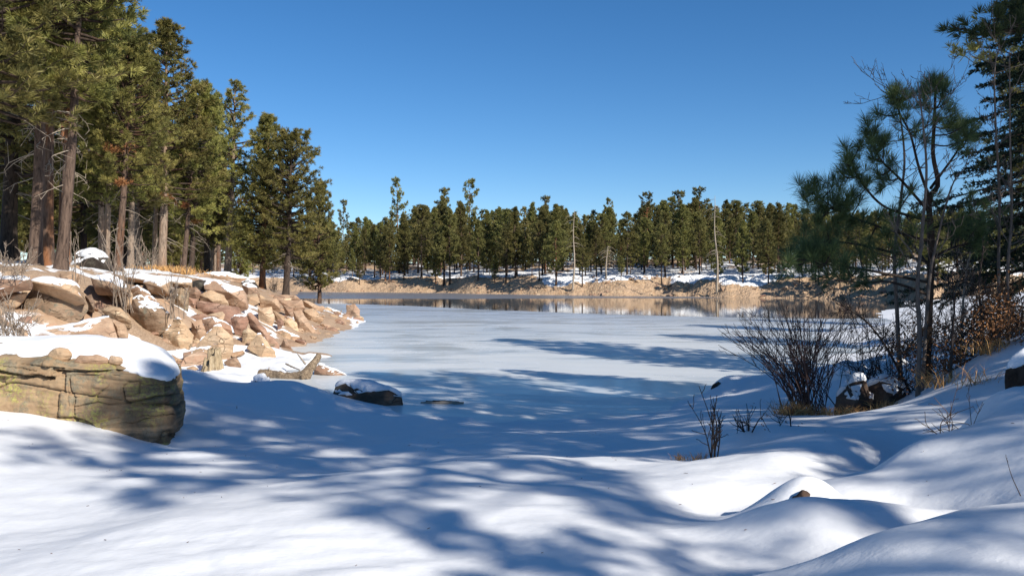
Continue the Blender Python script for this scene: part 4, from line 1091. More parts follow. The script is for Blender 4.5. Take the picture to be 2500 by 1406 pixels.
# --- far forest
FH = 16.0
FAR = []
FKIND = ['dense conical', 'full conical', 'low-skirted conical', 'round-topped', 'broad-shouldered', 'open-crowned', 'slim']
for k, (cb, Rr, nb, prof, gp) in enumerate([(0.22, 2.4, 100, 'cone', .06), (0.28, 2.6, 95, 'cone', .10), (0.16, 2.4, 105, 'cone', .06), (0.32, 2.4, 90, 'round', .14), (0.22, 2.7, 95, 'ponderosa', .10), (0.34, 2.3, 80, 'ponderosa', .18), (0.26, 1.9, 85, 'cone', .12)]):
    tr, lm, cr, dd, ax = pine(FH, cb, Rr, nb, 50 + k, tufts=4, subs=5, needles=11, nl=0.46, nw=0.085, dbh=0.014, prof=prof, gaps=gp, deadn=0, sides=6, detail=False)
    FAR.append([('trunk', tr.mesh('trunk', MAT['bark_dark'] if k % 2 else MAT['bark'])), ('limbs', lm.mesh('limbs', MAT['bark_dark'])), ('crown', cr.mesh('crown', MAT['needles_far'], False))])
tr, lm, cr, dd, ax = pine(FH, 0.55, 2.0, 40, 77, tufts=4, subs=5, needles=8, nl=0.50, nw=0.12, dbh=0.014, prof='round', gaps=.22, deadn=0, sides=6, detail=False)
TALL = [('trunk', tr.mesh('trunk', MAT['bark'])), ('limbs', lm.mesh('limbs', MAT['bark'])), ('crown', cr.mesh('crown', MAT['needles_far'], False))]
SKX = [600, 830, 900, 960, 1000, 1080, 1140, 1200, 1240, 1330, 1400, 1480, 1530, 1580, 1660, 1710, 1800, 1900, 2000, 2200, 2600]
SKY_ = [520, 530, 525, 505, 500, 475, 490, 510, 495, 490, 510, 495, 515, 490, 475, 480, 482, 492, 500, 505, 500]
rnd = random.Random(5)
def far_tree(px, t, toppy, meshes, label, group, ws=1.0, name='far_pine'):
    x, y, z = (float(v) for v in far_point(px, t))
    H = (HY - toppy) / F * y + CAM_Z - z
    s = H / FH
    return tree_obj(name, meshes, (x, y, z - 0.1), (s * ws, s * ws, s), rnd.uniform(0, 6.28), label, group)
spots = []
def free(x, y, m):
    for a, b in spots:
        if (a - x) ** 2 + (b - y) ** 2 < m * m: return False
    return True
n = 0; tries = 0
while n < 292 and tries < 20000:
    tries += 1
    px = rnd.uniform(690, 2480); t = 7 + 95 * rnd.random() ** 1.5
    if px < 800 and t < 12: continue
    x, y, z = (float(v) for v in far_point(px, t))
    if not free(x, y, 2.3 + 0.02 * t): continue
    spots.append((x, y))
    top = np.interp(px, SKX, SKY_) + 2 + 120 * rnd.random() ** 1.5 * (1.0 if t < 45 else 0.55)
    if t < 14: top += rnd.uniform(0, 50)
    Hm = (HY - top) / F * y + CAM_Z - z
    if Hm < 4: continue
    if Hm > 24: continue
    k = rnd.randrange(7)
    row = 'rooted at the edge of the tan far bank' if t < 14 else 'on the snowy slope behind the far bank' if t < 42 else 'deep in the far shore forest'
    size = 'short' if Hm < 10 else 'tall' if Hm > 16 else 'middling'
    lab = size + ' ' + FKIND[k] + ' pine ' + row
    far_tree(px, t, top, FAR[k], lab, lab.replace(' pine ', ' pines '), rnd.uniform(0.92, 1.28))
    n += 1
for px, t, top, ws, lab in ((970, 50, 438, .72, 'tall narrow pine spike rising above the far forest'), (1147, 40, 441, .85, 'tallest far pine with a rounded crown on a bare stem'), (1082, 50, 462, .9, 'ragged tall far pine with open crown near the narrow spike'), (838, 80, 490, .70, 'small round-topped pine peeking over the far left treeline'),
                            (1330, 25, 481, .8, 'tall dark far pine with a sharp top rising from the snow line'), (1487, 60, 486, .70, 'thin pine spire poking above the middle of the far forest'), (1580, 45, 472, .95, 'far pine with a broad split crown on the skyline'), (1655, 40, 468, 1.0, 'dense full far pine standing high on the skyline'), (1708, 45, 460, 1.0, 'gnarled open-crowned far pine left of the bare snag')):
    far_tree(px, t, top, FAR[6] if ws < 0.7 else TALL, lab, None, ws)
# the wood farther back, read as one mass
def distant_wood():
    tr, lm, cr, dd, ax = pine(FH, 0.05, 2.7, 38, 90, tufts=2, subs=3, needles=5, nl=0.95, nw=0.32, dbh=0.014, prof='cone', gaps=.05, deadn=0, sides=5, detail=False)
    cv, cq, ca = cr.v[0], cr.q[0], cr.a[0]; tv, tq = tr.v[0], tr.q[0]
    leaf, wood = MB(), MB()
    for k in range(520):
        px = rnd.uniform(560, 2560); t = rnd.uniform(32, 180)
        x, y, z = (float(v) for v in far_point(px, t))
        top = np.interp(px, SKX, SKY_) + rnd.uniform(14, 80)
        H = (HY - top) / F * y + CAM_Z - z
        H = min(H, rnd.uniform(13, 23))
        if H < 6: continue
        s = H / FH; a = rnd.uniform(0, 6.28); c_, s_ = math.cos(a) * s, math.sin(a) * s
        M = np.array([[c_, -s_, 0], [s_, c_, 0], [0, 0, s]])
        leaf.add(cv @ M.T + np.array([x, y, z]), cq, a=np.clip(ca + rnd.uniform(-.15, .15), 0, 1)); wood.add(tv @ M.T + np.array([x, y, z]), tq)
    e = empty('distant_wood', (0, 300, 0), 'solid mass of pines filling the background behind the far shore trees', 'forest')
    e['kind'] = 'stuff'
    for nm, mb_, mt in (('foliage', leaf, 'needles_far'), ('trunks', wood, 'bark_dark')):
        o = link(nm, mb_.mesh(nm, MAT[mt], nm == 'trunks'), e, (0, -300, 0)); o['kind'] = 'stuff'
distant_wood()
# snags
def snag(px, t, toppy, lean, label, curl=False):
    x, y, z = (float(v) for v in far_point(px, t)); H = (HY - toppy) / F * y + CAM_Z - z
    rng = np.random.default_rng(int(px)); mb = MB(); snb = []
    e = empty('dead_snag', (x, y, z), label, 'tree')
    zz = np.linspace(-0.3, H, 14); pts = np.stack([lean * zz + 0.16 * np.sin(zz * 0.45 + px), 0.1 * np.sin(zz * .7), zz], -1)
    mb.tube(pts, np.linspace(0.26, 0.03, 14), 7)
    for k in range(30):
        zc = H * rng.uniform(0.3, 0.97); a = rng.choice([0.2, 2.9]) + rng.normal() * 0.6; L = rng.uniform(0.8, 2.3)
        s = np.linspace(0, 1, 5)[:, None]
        c = np.array([lean * zc, 0, zc]) + s * L * np.array([math.cos(a), math.sin(a), 0.25]) - s ** 2 * np.array([0, 0, L * 0.65])
        br = MB(); br.tube(c, np.linspace(0.05, 0.02, 5), 4, cap=False); snb.append(br)
    to = link('trunk', mb.mesh('trunk', MAT['snag']), e)
    for b in snb: link('branch', b.mesh('branch', MAT['snag']), to)
snag(1752, 5.0, 478, -0.035, 'pale bare dead pine with drooping branches on the far bank')
snag(1400, 5.5, 512, 0.01, 'thin grey dead pine trunk among the far trees')
snag(1480, 12, 600, 0.04, 'short broken pale trunk leaning on the far bank')

# ------------------------------------------------------------------ right side: young pine, fir, overhanging pine
def nearest_on(paths, p):
    best = None
    for path in paths:
        dd = np.linalg.norm(path - p, axis=1)
        # prefer lower skeleton points so twigs grow upward and outward
        dd = dd + 0.8 * np.clip(path[:, 2] - p[2] + 0.05, 0, None)
        i = int(dd.argmin())
        if best is None or dd[i] < best[0]: best = (dd[i], path[i], path[min(i + 1, len(path) - 1)] - path[max(i - 1, 0)])
    return best

def zr(X, Y): return 1800 + X / 2.0086, Y / 2.0086       # coordinates read off an enlargement of the photograph

def young_pine():
    d = 13.2; rng = np.random.default_rng(8)
    bx, by = (2262 - HX) / F * d, d
    base = np.array([bx, by, gz(bx, by)])
    stems = [[(2262, 930, 0), (2268, 760, 0), (2275, 600, 0.0), (2268, 490, 0.0), (2290, 450, 0), (2278, 378, 0.05), (2281, 300, 0), (2284, 222, 0)],
             [(2268, 480, 0), (2243, 408, -.2), (2223, 330, -.25), (2198, 280, -.3), (2182, 238, -.3)],
             [(2270, 520, 0), (2200, 440, -.35), (2150, 390, -.5), (2130, 340, -.5)],
             [(2268, 540, 0), (2160, 505, -.5), (2100, 440, -.7), (2078, 400, -.7)],
             [(2268, 590, 0), (2120, 545, -.3), (2040, 510, -.5), (1985, 470, -.6)],
             [(2268, 640, 0), (2110, 600, .3), (2020, 590, .3), (1965, 600, .4)],
             [(2270, 690, 0), (2120, 660, -.6), (2020, 645, -.9), (1940, 630, -1.0)],
             [(2268, 560, 0), (2340, 540, .2), (2390, 530, .2)], [(2272, 460, 0), (2330, 380, .4), (2360, 330, .5)],
             [(2270, 630, 0), (2340, 600, -.5), (2400, 590, -.6)], [(2268, 720, 0), (2180, 690, -.9), (2110, 690, -1.1), (2040, 685, -1.2)], [(2268, 650, 0), (2230, 600, .9), (2190, 560, 1.2)]]
    paths = []
    for s in stems: paths.append(smooth_path([P(px, py, d + dd) for px, py, dd in s], 26))
    paths[0][0] = base - np.array([0, 0, 0.2])
    tr, br = MB(), MB()
    tr.tube(paths[0] - base, np.linspace(0.062, 0.018, 26), 9)
    for p in paths[1:]: br.tube(p - base, np.linspace(0.024, 0.008, 26), 6)
    T = [(975,420,70),(765,460,50),(860,470,50),(1020,500,60),(930,520,60),(800,510,50),(690,555,45),(680,640,55),(650,690,55),(660,760,60),(730,680,50),(700,720,55),(550,800,50),(510,850,50),(350,920,60),(390,960,60),(340,990,50),
         (500,920,55),(460,930,50),(560,950,60),(600,990,50),(480,1000,50),(690,850,60),(640,900,50),(740,870,60),(880,620,50),(1050,620,60),(1090,600,55),(1130,650,60),(1080,700,50),(960,600,50),(850,940,50),(950,980,50),
         (400,1080,60),(330,1200,60),(450,1150,60),(560,1100,60),(650,1180,60),(300,1280,60),(420,1260,60),(520,1300,60),(260,1240,50),(380,1180,55),(700,1060,50),(760,1040,45),(870,1060,50),(1150,1050,70),(1200,1080,60),(1100,1080,60),(1180,1160,60),
         (1010,450,55),(900,440,50),(960,390,55),(1000,400,55),(930,430,55),(780,440,50),(750,500,50),(820,470,45),(1060,560,55),(1110,620,50),(630,660,50),(600,720,50),(530,780,50),(570,830,50),(380,910,55),(320,950,50),(360,1230,55),(470,1220,55),(600,1240,55),(680,1290,50),(560,1340,50),(440,1340,50),(330,1130,50),(500,1080,55),(740,1150,50),(800,1220,50),(250,1290,45),(620,1060,50),(1000,1110,50),(1050,1150,50),(410,1010,55),(530,1000,55)]
    C, D, S = [], [], []
    for X, Y, r in T:
        px, py = zr(X, Y)
        best = nearest_on(paths, P(px, py, d - 0.3))
        dep = best[1][1] + rng.normal() * 0.22
        p = P(px, py, dep)
        best = nearest_on(paths, p)
        q, tg = best[1], best[2]
        mid = (p + q) / 2 + np.array([0, 0, -0.06 - 0.08 * np.linalg.norm(p - q)]) + tg / (np.linalg.norm(tg) + 1e-6) * 0.05
        c = smooth_path([q, mid, p], 8)
        br.tube(c - base, np.linspace(0.014, 0.008, 8), 5)
        ax = c[-1] - c[-3]; ax = ax / (np.linalg.norm(ax) + 1e-6) * 0.7 + np.array([0, 0, 0.55]); ax /= np.linalg.norm(ax)
        nn = 3 if r >= 55 else 2
        for m in range(nn):
            g = m / 3
            C.append(p - ax * 0.16 * g * 1.3); D.append(ax); S.append(r)
            for w in range(1):
                C.append(p + rng.normal(size=3) * 0.10 - ax * 0.1); D.append(ax + rng.normal(size=3) * 0.45); S.append(r)
    for p in paths[1:]:
        for m in range(8):
            i = rng.integers(9, 25); tg = p[i + 1] - p[i - 1]; tg /= np.linalg.norm(tg)
            dv = tg * 0.7 + rng.normal(size=3) * 0.55 + np.array([0, 0, 0.35]); dv /= np.linalg.norm(dv); L = rng.uniform(0.12, 0.38)
            br.tube(np.array([p[i], p[i] + dv * L * 0.5, p[i] + dv * L + np.array([0, 0, 0.03])]) - base, [0.008, 0.006, 0.005], 4)
            C.append(p[i] + dv * L); D.append(dv + np.array([0, 0, 0.2])); C.append(p[i] + dv * L * 0.75); D.append(dv)
    cr = MB()
    C, D = np.array(C) - base, np.array(D); D /= np.linalg.norm(D, axis=1, keepdims=True)
    needle_tris(cr, C, D, 50, 0.24, 0.0062, 0.60, np.clip(0.4 + rng.normal(size=len(C)) * 0.2, 0, 1), rng)
    e = empty('young_pine', base, 'young pine with long tufted needles and forked top on the right bank', 'tree')
    link('trunk', tr.mesh('trunk', MAT['bark_dark']), e); link('branches', br.mesh('branches', MAT['bark_dark']), e); link('crown', cr.mesh('crown', MAT['needles_near'], False), e)
young_pine()

def overhang_pine():
    d = 14.5; rng = np.random.default_rng(9)
    x = (2665 - HX) / F * d; base = np.array([x, d, gz(x, d)]); H = 9.0
    tr, br, cr = MB(), MB(), MB()
    zz = np.linspace(-0.2, H, 16); trunk = np.stack([x + 0.05 * np.sin(zz), d + 0 * zz, base[2] + zz], -1)
    tr.tube(trunk - base, np.linspace(0.24, 0.03, 16), 10)
    bough = smooth_path([P(2660, 150, d), P(2560, 85, d - .3), P(2470, 75, d - .6), P(2400, 85, d - .8), P(2350, 70, d - .9)], 24)
    b2 = smooth_path([P(2660, 60, d), P(2560, 20, d - .2), P(2480, 20, d - .4), P(2430, 5, d - .5)], 20)
    paths = [bough, b2]
    for k in range(40):
        z = rng.uniform(0.32, 0.97) * H; a = rng.uniform(0, 6.28); L = (1 - z / H) ** .6 * 3.0 * rng.uniform(0.6, 1.1)
        if math.cos(a) < -0.25 and base[2] + z < 9.5: continue       # that side shows in the photo as two boughs only
        s = np.linspace(0, 1, 12)[:, None]
        paths.append(np.array([x, d, base[2] + z]) + s * L * np.array([math.cos(a), math.sin(a), 0.15]) + s ** 3 * np.array([0, 0, 0.3 * L]))
    C, D = [], []
    T = [(1045,120),(1110,130),(1070,150),(1150,170),(1180,160),(1220,110),(1250,40),(1270,80),(1300,20),(1330,60),(1370,100),(1390,30),(1210,170),(1280,180),(1350,150),(1320,110),(1240,140),(1290,60),(1360,50),(1400,80),(1130,185),(1310,160),(1380,140)]
    for X, Y in T:
        px, py = zr(X, Y); q0 = nearest_on(paths[:2], P(px, py, d - .6))[1]
        p = P(px, py, q0[1] + rng.normal() * 0.2); q = nearest_on(paths[:2], p)[1]
        c = smooth_path([q, (p + q) / 2 + np.array([0.06, 0, -0.05]), p], 7); br.tube(c - base, np.linspace(0.014, 0.007, 7), 4)
        ax = p - q + np.array([-0.08, 0, 0.12]); ax /= np.linalg.norm(ax) + 1e-6
        for m in range(3): C.append(p + rng.normal(size=3) * 0.05 - ax * 0.05 * m); D.append(ax)
    for k, p in enumerate(paths):
        br.tube(p - base, np.linspace(0.06 if k < 2 else 0.045, 0.012, len(p)), 6)
        if k < 2: continue
        for m in range(26):
            i = rng.integers(len(p) // 3, len(p)); c = p[i] + rng.normal(size=3) * 0.28 + np.array([0, 0, .1]); C.append(c); D.append((p[-1] - p[0]) * 0.3 + rng.normal(size=3) * 0.3 + np.array([0, 0, .5]))
            if m % 2 == 0: br.tube(np.array([p[max(i - 1, 0)], c]) - base, [0.012, 0.006], 3, cap=False)
    C, D = np.array(C) - base, np.array(D); D /= np.linalg.norm(D, axis=1, keepdims=True)
    needle_tris(cr, C, D, 40, 0.20, 0.011, 0.6, np.clip(0.35 + rng.normal(size=len(C)) * 0.2, 0, 1), rng)
    e = empty('overhanging_pine', base, 'pine off to the right whose tufted bough reaches into the top corner', 'tree')
    link('trunk', tr.mesh('trunk', MAT['bark_dark']), e); link('branches', br.mesh('branches', MAT['bark_dark']), e); link('crown', cr.mesh('crown', MAT['needles_near'], False), e)
overhang_pine()

def fir(px, d, H, Rr, seed, label, nw=36):
    rng = np.random.default_rng(seed)
    x = (px - HX) / F * d; base = np.array([x, d, gz(x, d)])
    tr, br, cr = MB(), MB(), MB()
    tr.tube(np.stack([0 * np.linspace(0, 1, 12), 0 * np.linspace(0, 1, 12), np.linspace(-0.2, H, 12)], -1), np.linspace(0.2, 0.02, 12), 8)
    C, D = [], []
    az = 0
    for k in range(nw * 4):
        t = (k + rng.random()) / (nw * 4); z = 0.9 + (H - 0.95) * t
        az += 2.4 + rng.normal() * .3
        L = Rr * ((1 - t) ** 0.8 + 0.04) * rng.uniform(0.7, 1.1)
        h = np.array([math.cos(az), math.sin(az), 0]); s = np.linspace(0, 1, 7)[:, None]
        c = np.array([0, 0, z]) + h * L * s + np.array([0, 0, 1]) * L * (0.05 * s - 0.42 * s ** 2 + 0.22 * s ** 4)
        br.tube(c, np.linspace(0.03 * (1 - t) + 0.008, 0.006, 7), 4, cap=False)
        perp = np.array([-h[1], h[0], 0])
        for j in range(int(9 + 10 * L / Rr)):
            f = rng.uniform(0.22, 1.0); q = np.array([np.interp(f, s[:, 0], c[:, a]) for a in range(3)])
            dv = h * rng.uniform(0.5, 0.9) + perp * rng.choice([-1, 1]) * rng.uniform(0.4, 0.9) + np.array([0, 0, rng.uniform(-0.45, 0.05)])
            sl = (0.14 + 0.22 * L * (1.1 - f)) * rng.uniform(0.7, 1.2)
            m = max(4, int(sl / 0.05))
            for g in np.linspace(0.1, 1, m):
                C.append(q + dv * sl * g + np.array([0, 0, -0.1 * sl * g * g])); D.append(dv * 0.9)
        for g in np.linspace(0.3, 1.0, 10):
            C.append(np.array([np.interp(g, s[:, 0], c[:, a]) for a in range(3)])); D.append(h)
    C, D = np.array(C), np.array(D); D /= np.linalg.norm(D, axis=1, keepdims=True)
    needle_tris(cr, C, D, 8, 0.095, 0.022, 0.6, np.clip(0.4 + rng.normal(size=len(C)) * 0.2, 0, 1), rng)
    e = empty('fir_tree', base, label, 'tree')
    link('trunk', tr.mesh('trunk', MAT['bark_dark']), e); link('branches', br.mesh('branches', MAT['bark_dark']), e); link('crown', cr.mesh('crown', MAT['needles_fir'], False), e)
fir(2560, 17.0, 8.2, 2.9, 31, 'dark drooping fir filling the right edge behind the bare saplings')

# pines outside the frame on the right and behind, whose shadows lie over the snow and ice
SHADE = [(11.9, -6.0, 14.5, 'high'), (8.3, -4.2, 7.2, 'sparse'), (13.4, -2.2, 18.5, 'high'), (11.2, 0.9, 16.0, 'c'), (12.3, -0.7, 15, 'high'), (14.6, -4.6, 17.5, 'high'), (13.4, 7.6, 14, 'c'), (12.4, 4.4, 12.5, 'round'), (16.6, 25.2, 14, 'b'), (15.6, 22.6, 11, 'dense'), (23.2, 32, 11.5, 'a'), (27.5, 42.5, 12, 'b'), (33, 52, 12, 'c'), (12.6, 9.4, 9.5, 'dense'), (15.6, 11.6, 10.5, 'dense')]
rnd = random.Random(77)
for x, y, H, k in SHADE:
    s = H / PH
    tree_obj('bank_pine', NODEAD[k], (x, y, gz(x, y) - 0.1), (s * 1.05, s * 1.05, s), rnd.uniform(0, 6.28), 'pine on the right bank beside the viewpoint casting long shadows', 'pines on the right bank beside the viewpoint')

# ------------------------------------------------------------------ bare saplings, willow, scrub, grass
def twig_tree(mb, path, r0, r1, rng, nside, Ls, upness=0.6, depth=2, thin=0.004):
    mb.tube(path, np.linspace(r0, r1, len(path)), 7 if r0 > 0.02 else 4, a=rng.uniform(0.2, 0.8))
    if depth == 0: return
    for k in range(nside):
        i = rng.integers(max(1, int(len(path) * 0.25)), len(path) - 1)
        tg = path[i + 1] - path[i - 1]; tg /= np.linalg.norm(tg) + 1e-9
        dv = tg * upness + rng.normal(size=3) * 0.55; dv[2] += 0.25; dv /= np.linalg.norm(dv)
        L = Ls * rng.uniform(0.4, 1.1) * (1.1 - 0.5 * i / len(path))
        s = np.linspace(0, 1, 7)[:, None]
        c = path[i] + dv * L * s + np.array([0, 0, 1]) * L * 0.18 * s ** 2 + rng.normal(size=(7, 3)) * 0.035 * L * s
        rr = max(thin * 1.3, (r0 + (r1 - r0) * i / len(path)) * 0.45)
        twig_tree(mb, c, rr, thin, rng, max(2, nside // 3), L * 0.45, upness, depth - 1, thin)

def sapling(label, d, px_path, r0, seed, nside=16, Ls=0.7, mat='sapling', name='bare_sapling', leaves=0):
    rng = np.random.default_rng(seed)
    pts = [P(a, b, d + (c[0] if c else 0)) for a, b, *c in px_path]
    x, y = pts[0][0], pts[0][1]; base = np.array([x, y, gz(x, y)])
    pts[0] = base - np.array([0, 0, 0.1])
    path = smooth_path(pts, 26)
    tr, br = MB(), MB()
    tr.tube(path - base, np.linspace(r0, 0.007, 26), 8, a=0.5)
    for k in range(nside):
        i = rng.integers(6, 25); tg = path[min(i + 1, 25)] - path[i - 1]; tg /= np.linalg.norm(tg)
        dv = tg * 0.7 + rng.normal(size=3) * 0.55; dv /= np.linalg.norm(dv); L = Ls * rng.uniform(0.4, 1.2)
        s = np.linspace(0, 1, 8)[:, None]
        c = path[i] + dv * L * s + np.array([0, 0, 0.2 * L]) * s ** 2 + rng.normal(size=(8, 3)) * 0.03 * L * s
        twig_tree(br, c - base, max(0.006, (r0 * (1 - i / 26)) * 0.5), 0.003, rng, 4, L * 0.5, depth=2, thin=0.003)
    e = empty(name, base, label, 'tree')
    link('trunk', tr.mesh('trunk', MAT[mat]), e); link('branches', br.mesh('branches', MAT[mat]), e)
    return e
sapling('grey barked bare sapling rising from the dark rocks through the young pine', 12.0, [(2240,962),(2245,820),(2240,700),(2252,560),(2262,420),(2252,290),(2240,200)], 0.036, 41, 20, 0.8)
sapling('pale bare sapling with peeling bark left of the young pine stem', 13.6, [(2200,900),(2190,760),(2184,620),(2200,480),(2208,380),(2192,260),(2162,205)], 0.035, 42, 18, 0.8)
sapling('thin forked bare sapling leaning right of the young pine', 12.6, [(2250,940),(2268,700),(2285,600),(2315,480),(2340,420)], 0.028, 43, 14, 0.6)
sapling('whitish bare sapling standing before the dark fir', 12.8, [(2440,860),(2438,640),(2440,480),(2432,330),(2428,180),(2440,110)], 0.026, 44, 20, 0.75)
sapling('slender bare sapling at the right edge beside the whitish one', 12.4, [(2462,870),(2460,660),(2470,520),(2466,340),(2465,130)], 0.026, 45, 18, 0.75)
sapling('small pale bare sapling with antler-like twigs under the pine', 15.0, [(2345,860),(2350,760),(2360,660),(2375,590),(2372,560)], 0.026, 46, 12, 0.5, 'twig')
sapling('crooked dark bare stem slanting down from the scrub to the willow', 13.4, [(2230,905),(2165,850),(2120,790),(2080,760),(2040,740)], 0.022, 47, 14, 0.5, 'darktwig')
sapling('thin dark bare stem beside the pine base among brown leaves', 11.8, [(2320,900),(2325,820),(2330,740),(2322,660)], 0.020, 48, 14, 0.5, 'darktwig')
sapling('dark bare stem among brown oak leaves near the right edge', 12.2, [(2395,885),(2400,800),(2390,700),(2402,600)], 0.022, 49, 14, 0.5, 'darktwig')

def bush(label, px, d, n, tips, r, seed, mat, name='bare_shrub', twigs=5, thin=0.003, Ls=0.35, cat='shrub', basew=0.15, z=None):
    rng = np.random.default_rng(seed)
    x = (px - HX) / F * d; base = np.array([x, d, gz(x, d) if z is None else z]); mb = MB()
    for k in range(n):
        tx, ty = tips(rng)
        tip = P(tx, ty, d + rng.normal() * 0.35) - base
        b = np.array([rng.normal() * basew, rng.normal() * basew, -0.05])
        mid = b + (tip - b) * 0.5 + np.array([-(tip[0] - b[0]) * 0.10, rng.normal() * 0.06, 0.06 * abs(tip[0])]) + rng.normal(size=3) * 0.03
        path = smooth_path([b, mid, tip], 12)
        twig_tree(mb, path, r * rng.uniform(0.7, 1.2), thin, rng, twigs, Ls, 0.9, 1, thin)
    o = link(name, mb.mesh(name, MAT[mat]), None, base)
    tag(o, label, cat)
    return o
bush('leafless dark willow fanning out over the ice edge', 1972, 13.0, 84, lambda g: (lambda a: (1972 + 330 * math.sin(a) * g.uniform(0.7, 1.0) + 20, 1000 - 265 * math.cos(a) ** 0.6 * g.uniform(0.75, 1.04)))(g.uniform(-0.95, 0.42)), 0.010, 61, 'willow', 'willow_shrub', 8, 0.0030, 0.42)
bush('dark budded shrub poking from the snow by the drift', 1745, 9.0, 7, lambda g: (g.uniform(1675, 1775), g.uniform(930, 1030)), 0.011, 62, 'darktwig', 'budded_shrub', 7, 0.0035, 0.22, basew=0.05)
bush('low dark twisted shrub leaning over the snow hump', 1832, 9.6, 5, lambda g: (g.uniform(1760, 1835), g.uniform(1000, 1045)), 0.010, 63, 'darktwig', 'twisted_shrub', 6, 0.0035, 0.2, basew=0.05)
bush('pale bare shrub growing on the rocks below the ledge', 300, 29.5, 16, lambda g: (g.uniform(230, 350), g.uniform(540, 690)), 0.014, 64, 'twig', 'bare_shrub', 6, 0.006, 0.6, z=P(300, 760, 29.5)[2])
bush('wispy bare shrub between cliff blocks', 428, 31, 14, lambda g: (g.uniform(385, 460), g.uniform(640, 730)), 0.013, 65, 'twig', 'bare_shrub', 6, 0.006, 0.5, z=P(428, 775, 31)[2])
bush('tangled bare brush along the top of the left ledge', 30, 27, 18, lambda g: (g.uniform(-40, 110), g.uniform(590, 668)), 0.012, 66, 'twig', 'bare_shrub', 7, 0.006, 0.5, z=P(30, 682, 27)[2], basew=0.4)
bush('dense grey brush at the foot of the left ledge', 20, 20, 30, lambda g: (g.uniform(-50, 110), g.uniform(700, 800)), 0.010, 67, 'twig', 'bare_shrub', 7, 0.005, 0.4, basew=0.35)
bush('fine bare stems rising before the black boulder', 190, 30, 7, lambda g: (g.uniform(165, 215), g.uniform(560, 640)), 0.011, 68, 'twig', 'bare_shrub', 5, 0.006, 0.4, z=P(190, 690, 30)[2])
bush('bare grey brush at the base of the far trunks on the bluff', 350, 52, 16, lambda g: (g.uniform(310, 390), g.uniform(560, 640)), 0.018, 69, 'twig', 'bare_shrub', 6, 0.009, 0.8, basew=0.5)
bush('thin bare shrub behind the two trunks on the point', 668, 74, 12, lambda g: (g.uniform(650, 690), g.uniform(660, 705)), 0.018, 70, 'twig', 'bare_shrub', 5, 0.010, 0.6)
bush('reddish thin twigs on the snow rim beside the right mound', 2330, 7.2, 12, lambda g: (g.uniform(2255, 2400), g.uniform(930, 1060)), 0.004, 71, 'oak', 'thin_twigs', 3, 0.0018, 0.15, basew=0.10)
bush('tangle of dark undergrowth between the saplings and the willow', 2140, 14.2, 36, lambda g: (g.uniform(2030, 2290), g.uniform(730, 920)), 0.009, 72, 'darktwig', 'undergrowth', 7, 0.003, 0.4, basew=0.35)
bush('tangle of dark undergrowth below the fir', 2400, 13.6, 36, lambda g: (g.uniform(2290, 2520), g.uniform(660, 860)), 0.009, 73, 'darktwig', 'undergrowth', 7, 0.003, 0.4, basew=0.45)
bush('single dark twig sticking out of the near right snow slope', 2492, 5.2, 1, lambda g: (2457, 1118), 0.004, 74, 'darktwig', 'lone_twig', 2, 0.002, 0.05, basew=0.0, z=P(2492, 1190, 5.2)[2])
bush('short dark twig standing in the shaded snow by the boulder', 577, 16, 2, lambda g: (g.uniform(566, 574), g.uniform(1008, 1018)), 0.009, 75, 'darktwig', 'lone_twig', 3, 0.004, 0.06, basew=0.01)

def leaf_scrub(label, px, d, area, n, seed, mat='oak', size=0.05, stems=10, name='leafy_scrub'):
    rng = np.random.default_rng(seed); x = (px - HX) / F * d; base = np.array([x, d, gz(x, d)])
    st, lf = MB(), MB()
    tips = []
    for k in range(stems):
        tip = P(rng.uniform(area[0], area[2]), rng.uniform(area[1], area[3]), d + rng.normal() * 0.4) - base
        b = np.array([rng.normal() * 0.25, rng.normal() * 0.25, -0.05])
        path = smooth_path([b, b + (tip - b) * 0.5 + rng.normal(size=3) * 0.08 + np.array([0, 0, .08]), tip], 10)
        twig_tree(st, path, 0.010, 0.003, rng, 4, 0.3, 0.8, 1, 0.003)
        tips.append(path)
    C = np.array([tips[rng.integers(len(tips))][rng.integers(3, 10)] for _ in range(n)]) + rng.normal(size=(n, 3)) * 0.11
    u = rng.normal(size=(n, 3)); u /= np.linalg.norm(u, axis=1, keepdims=True)
    w = np.cross(u, rng.normal(size=(n, 3))); w /= np.linalg.norm(w, axis=1, keepdims=True)
    L = size * rng.uniform(0.6, 1.2, (n, 1)); up = np.cross(u, w) * L * 0.25
    v = np.stack([C - u * L * .5, C + w * L * .32 + up, C + u * L * .5, C - w * L * .32 + up], 1).reshape(-1, 3)
    lf.add(v, np.arange(n * 4).reshape(-1, 4), a=np.repeat(rng.uniform(0, 1, n), 4))
    e = empty(name, base, label, 'shrub')
    link('stems', st.mesh('stems', MAT['darktwig']), e); link('leaves', lf.mesh('leaves', MAT[mat], False), e)
leaf_scrub('scrub oak with rust brown dead leaves at the right edge', 2450, 12.0, (2340, 690, 2540, 860), 1500, 81)
leaf_scrub('brown leaved scrub oak around the saplings right of the young pine', 2330, 12.8, (2230, 750, 2390, 900), 900, 82)
leaf_scrub('low brown leaved scrub beside the grey sapling', 2230, 13.0, (2150, 830, 2270, 930), 260, 83)
leaf_scrub('small patch of brown leaves among the snowy rocks', 2140, 16.5, (2110, 870, 2180, 920), 130, 84, stems=5)
leaf_scrub('few dead leaves clinging above the snow hump', 1885, 9.5, (1866, 1020, 1910, 1050), 36, 85, size=0.03, stems=3)

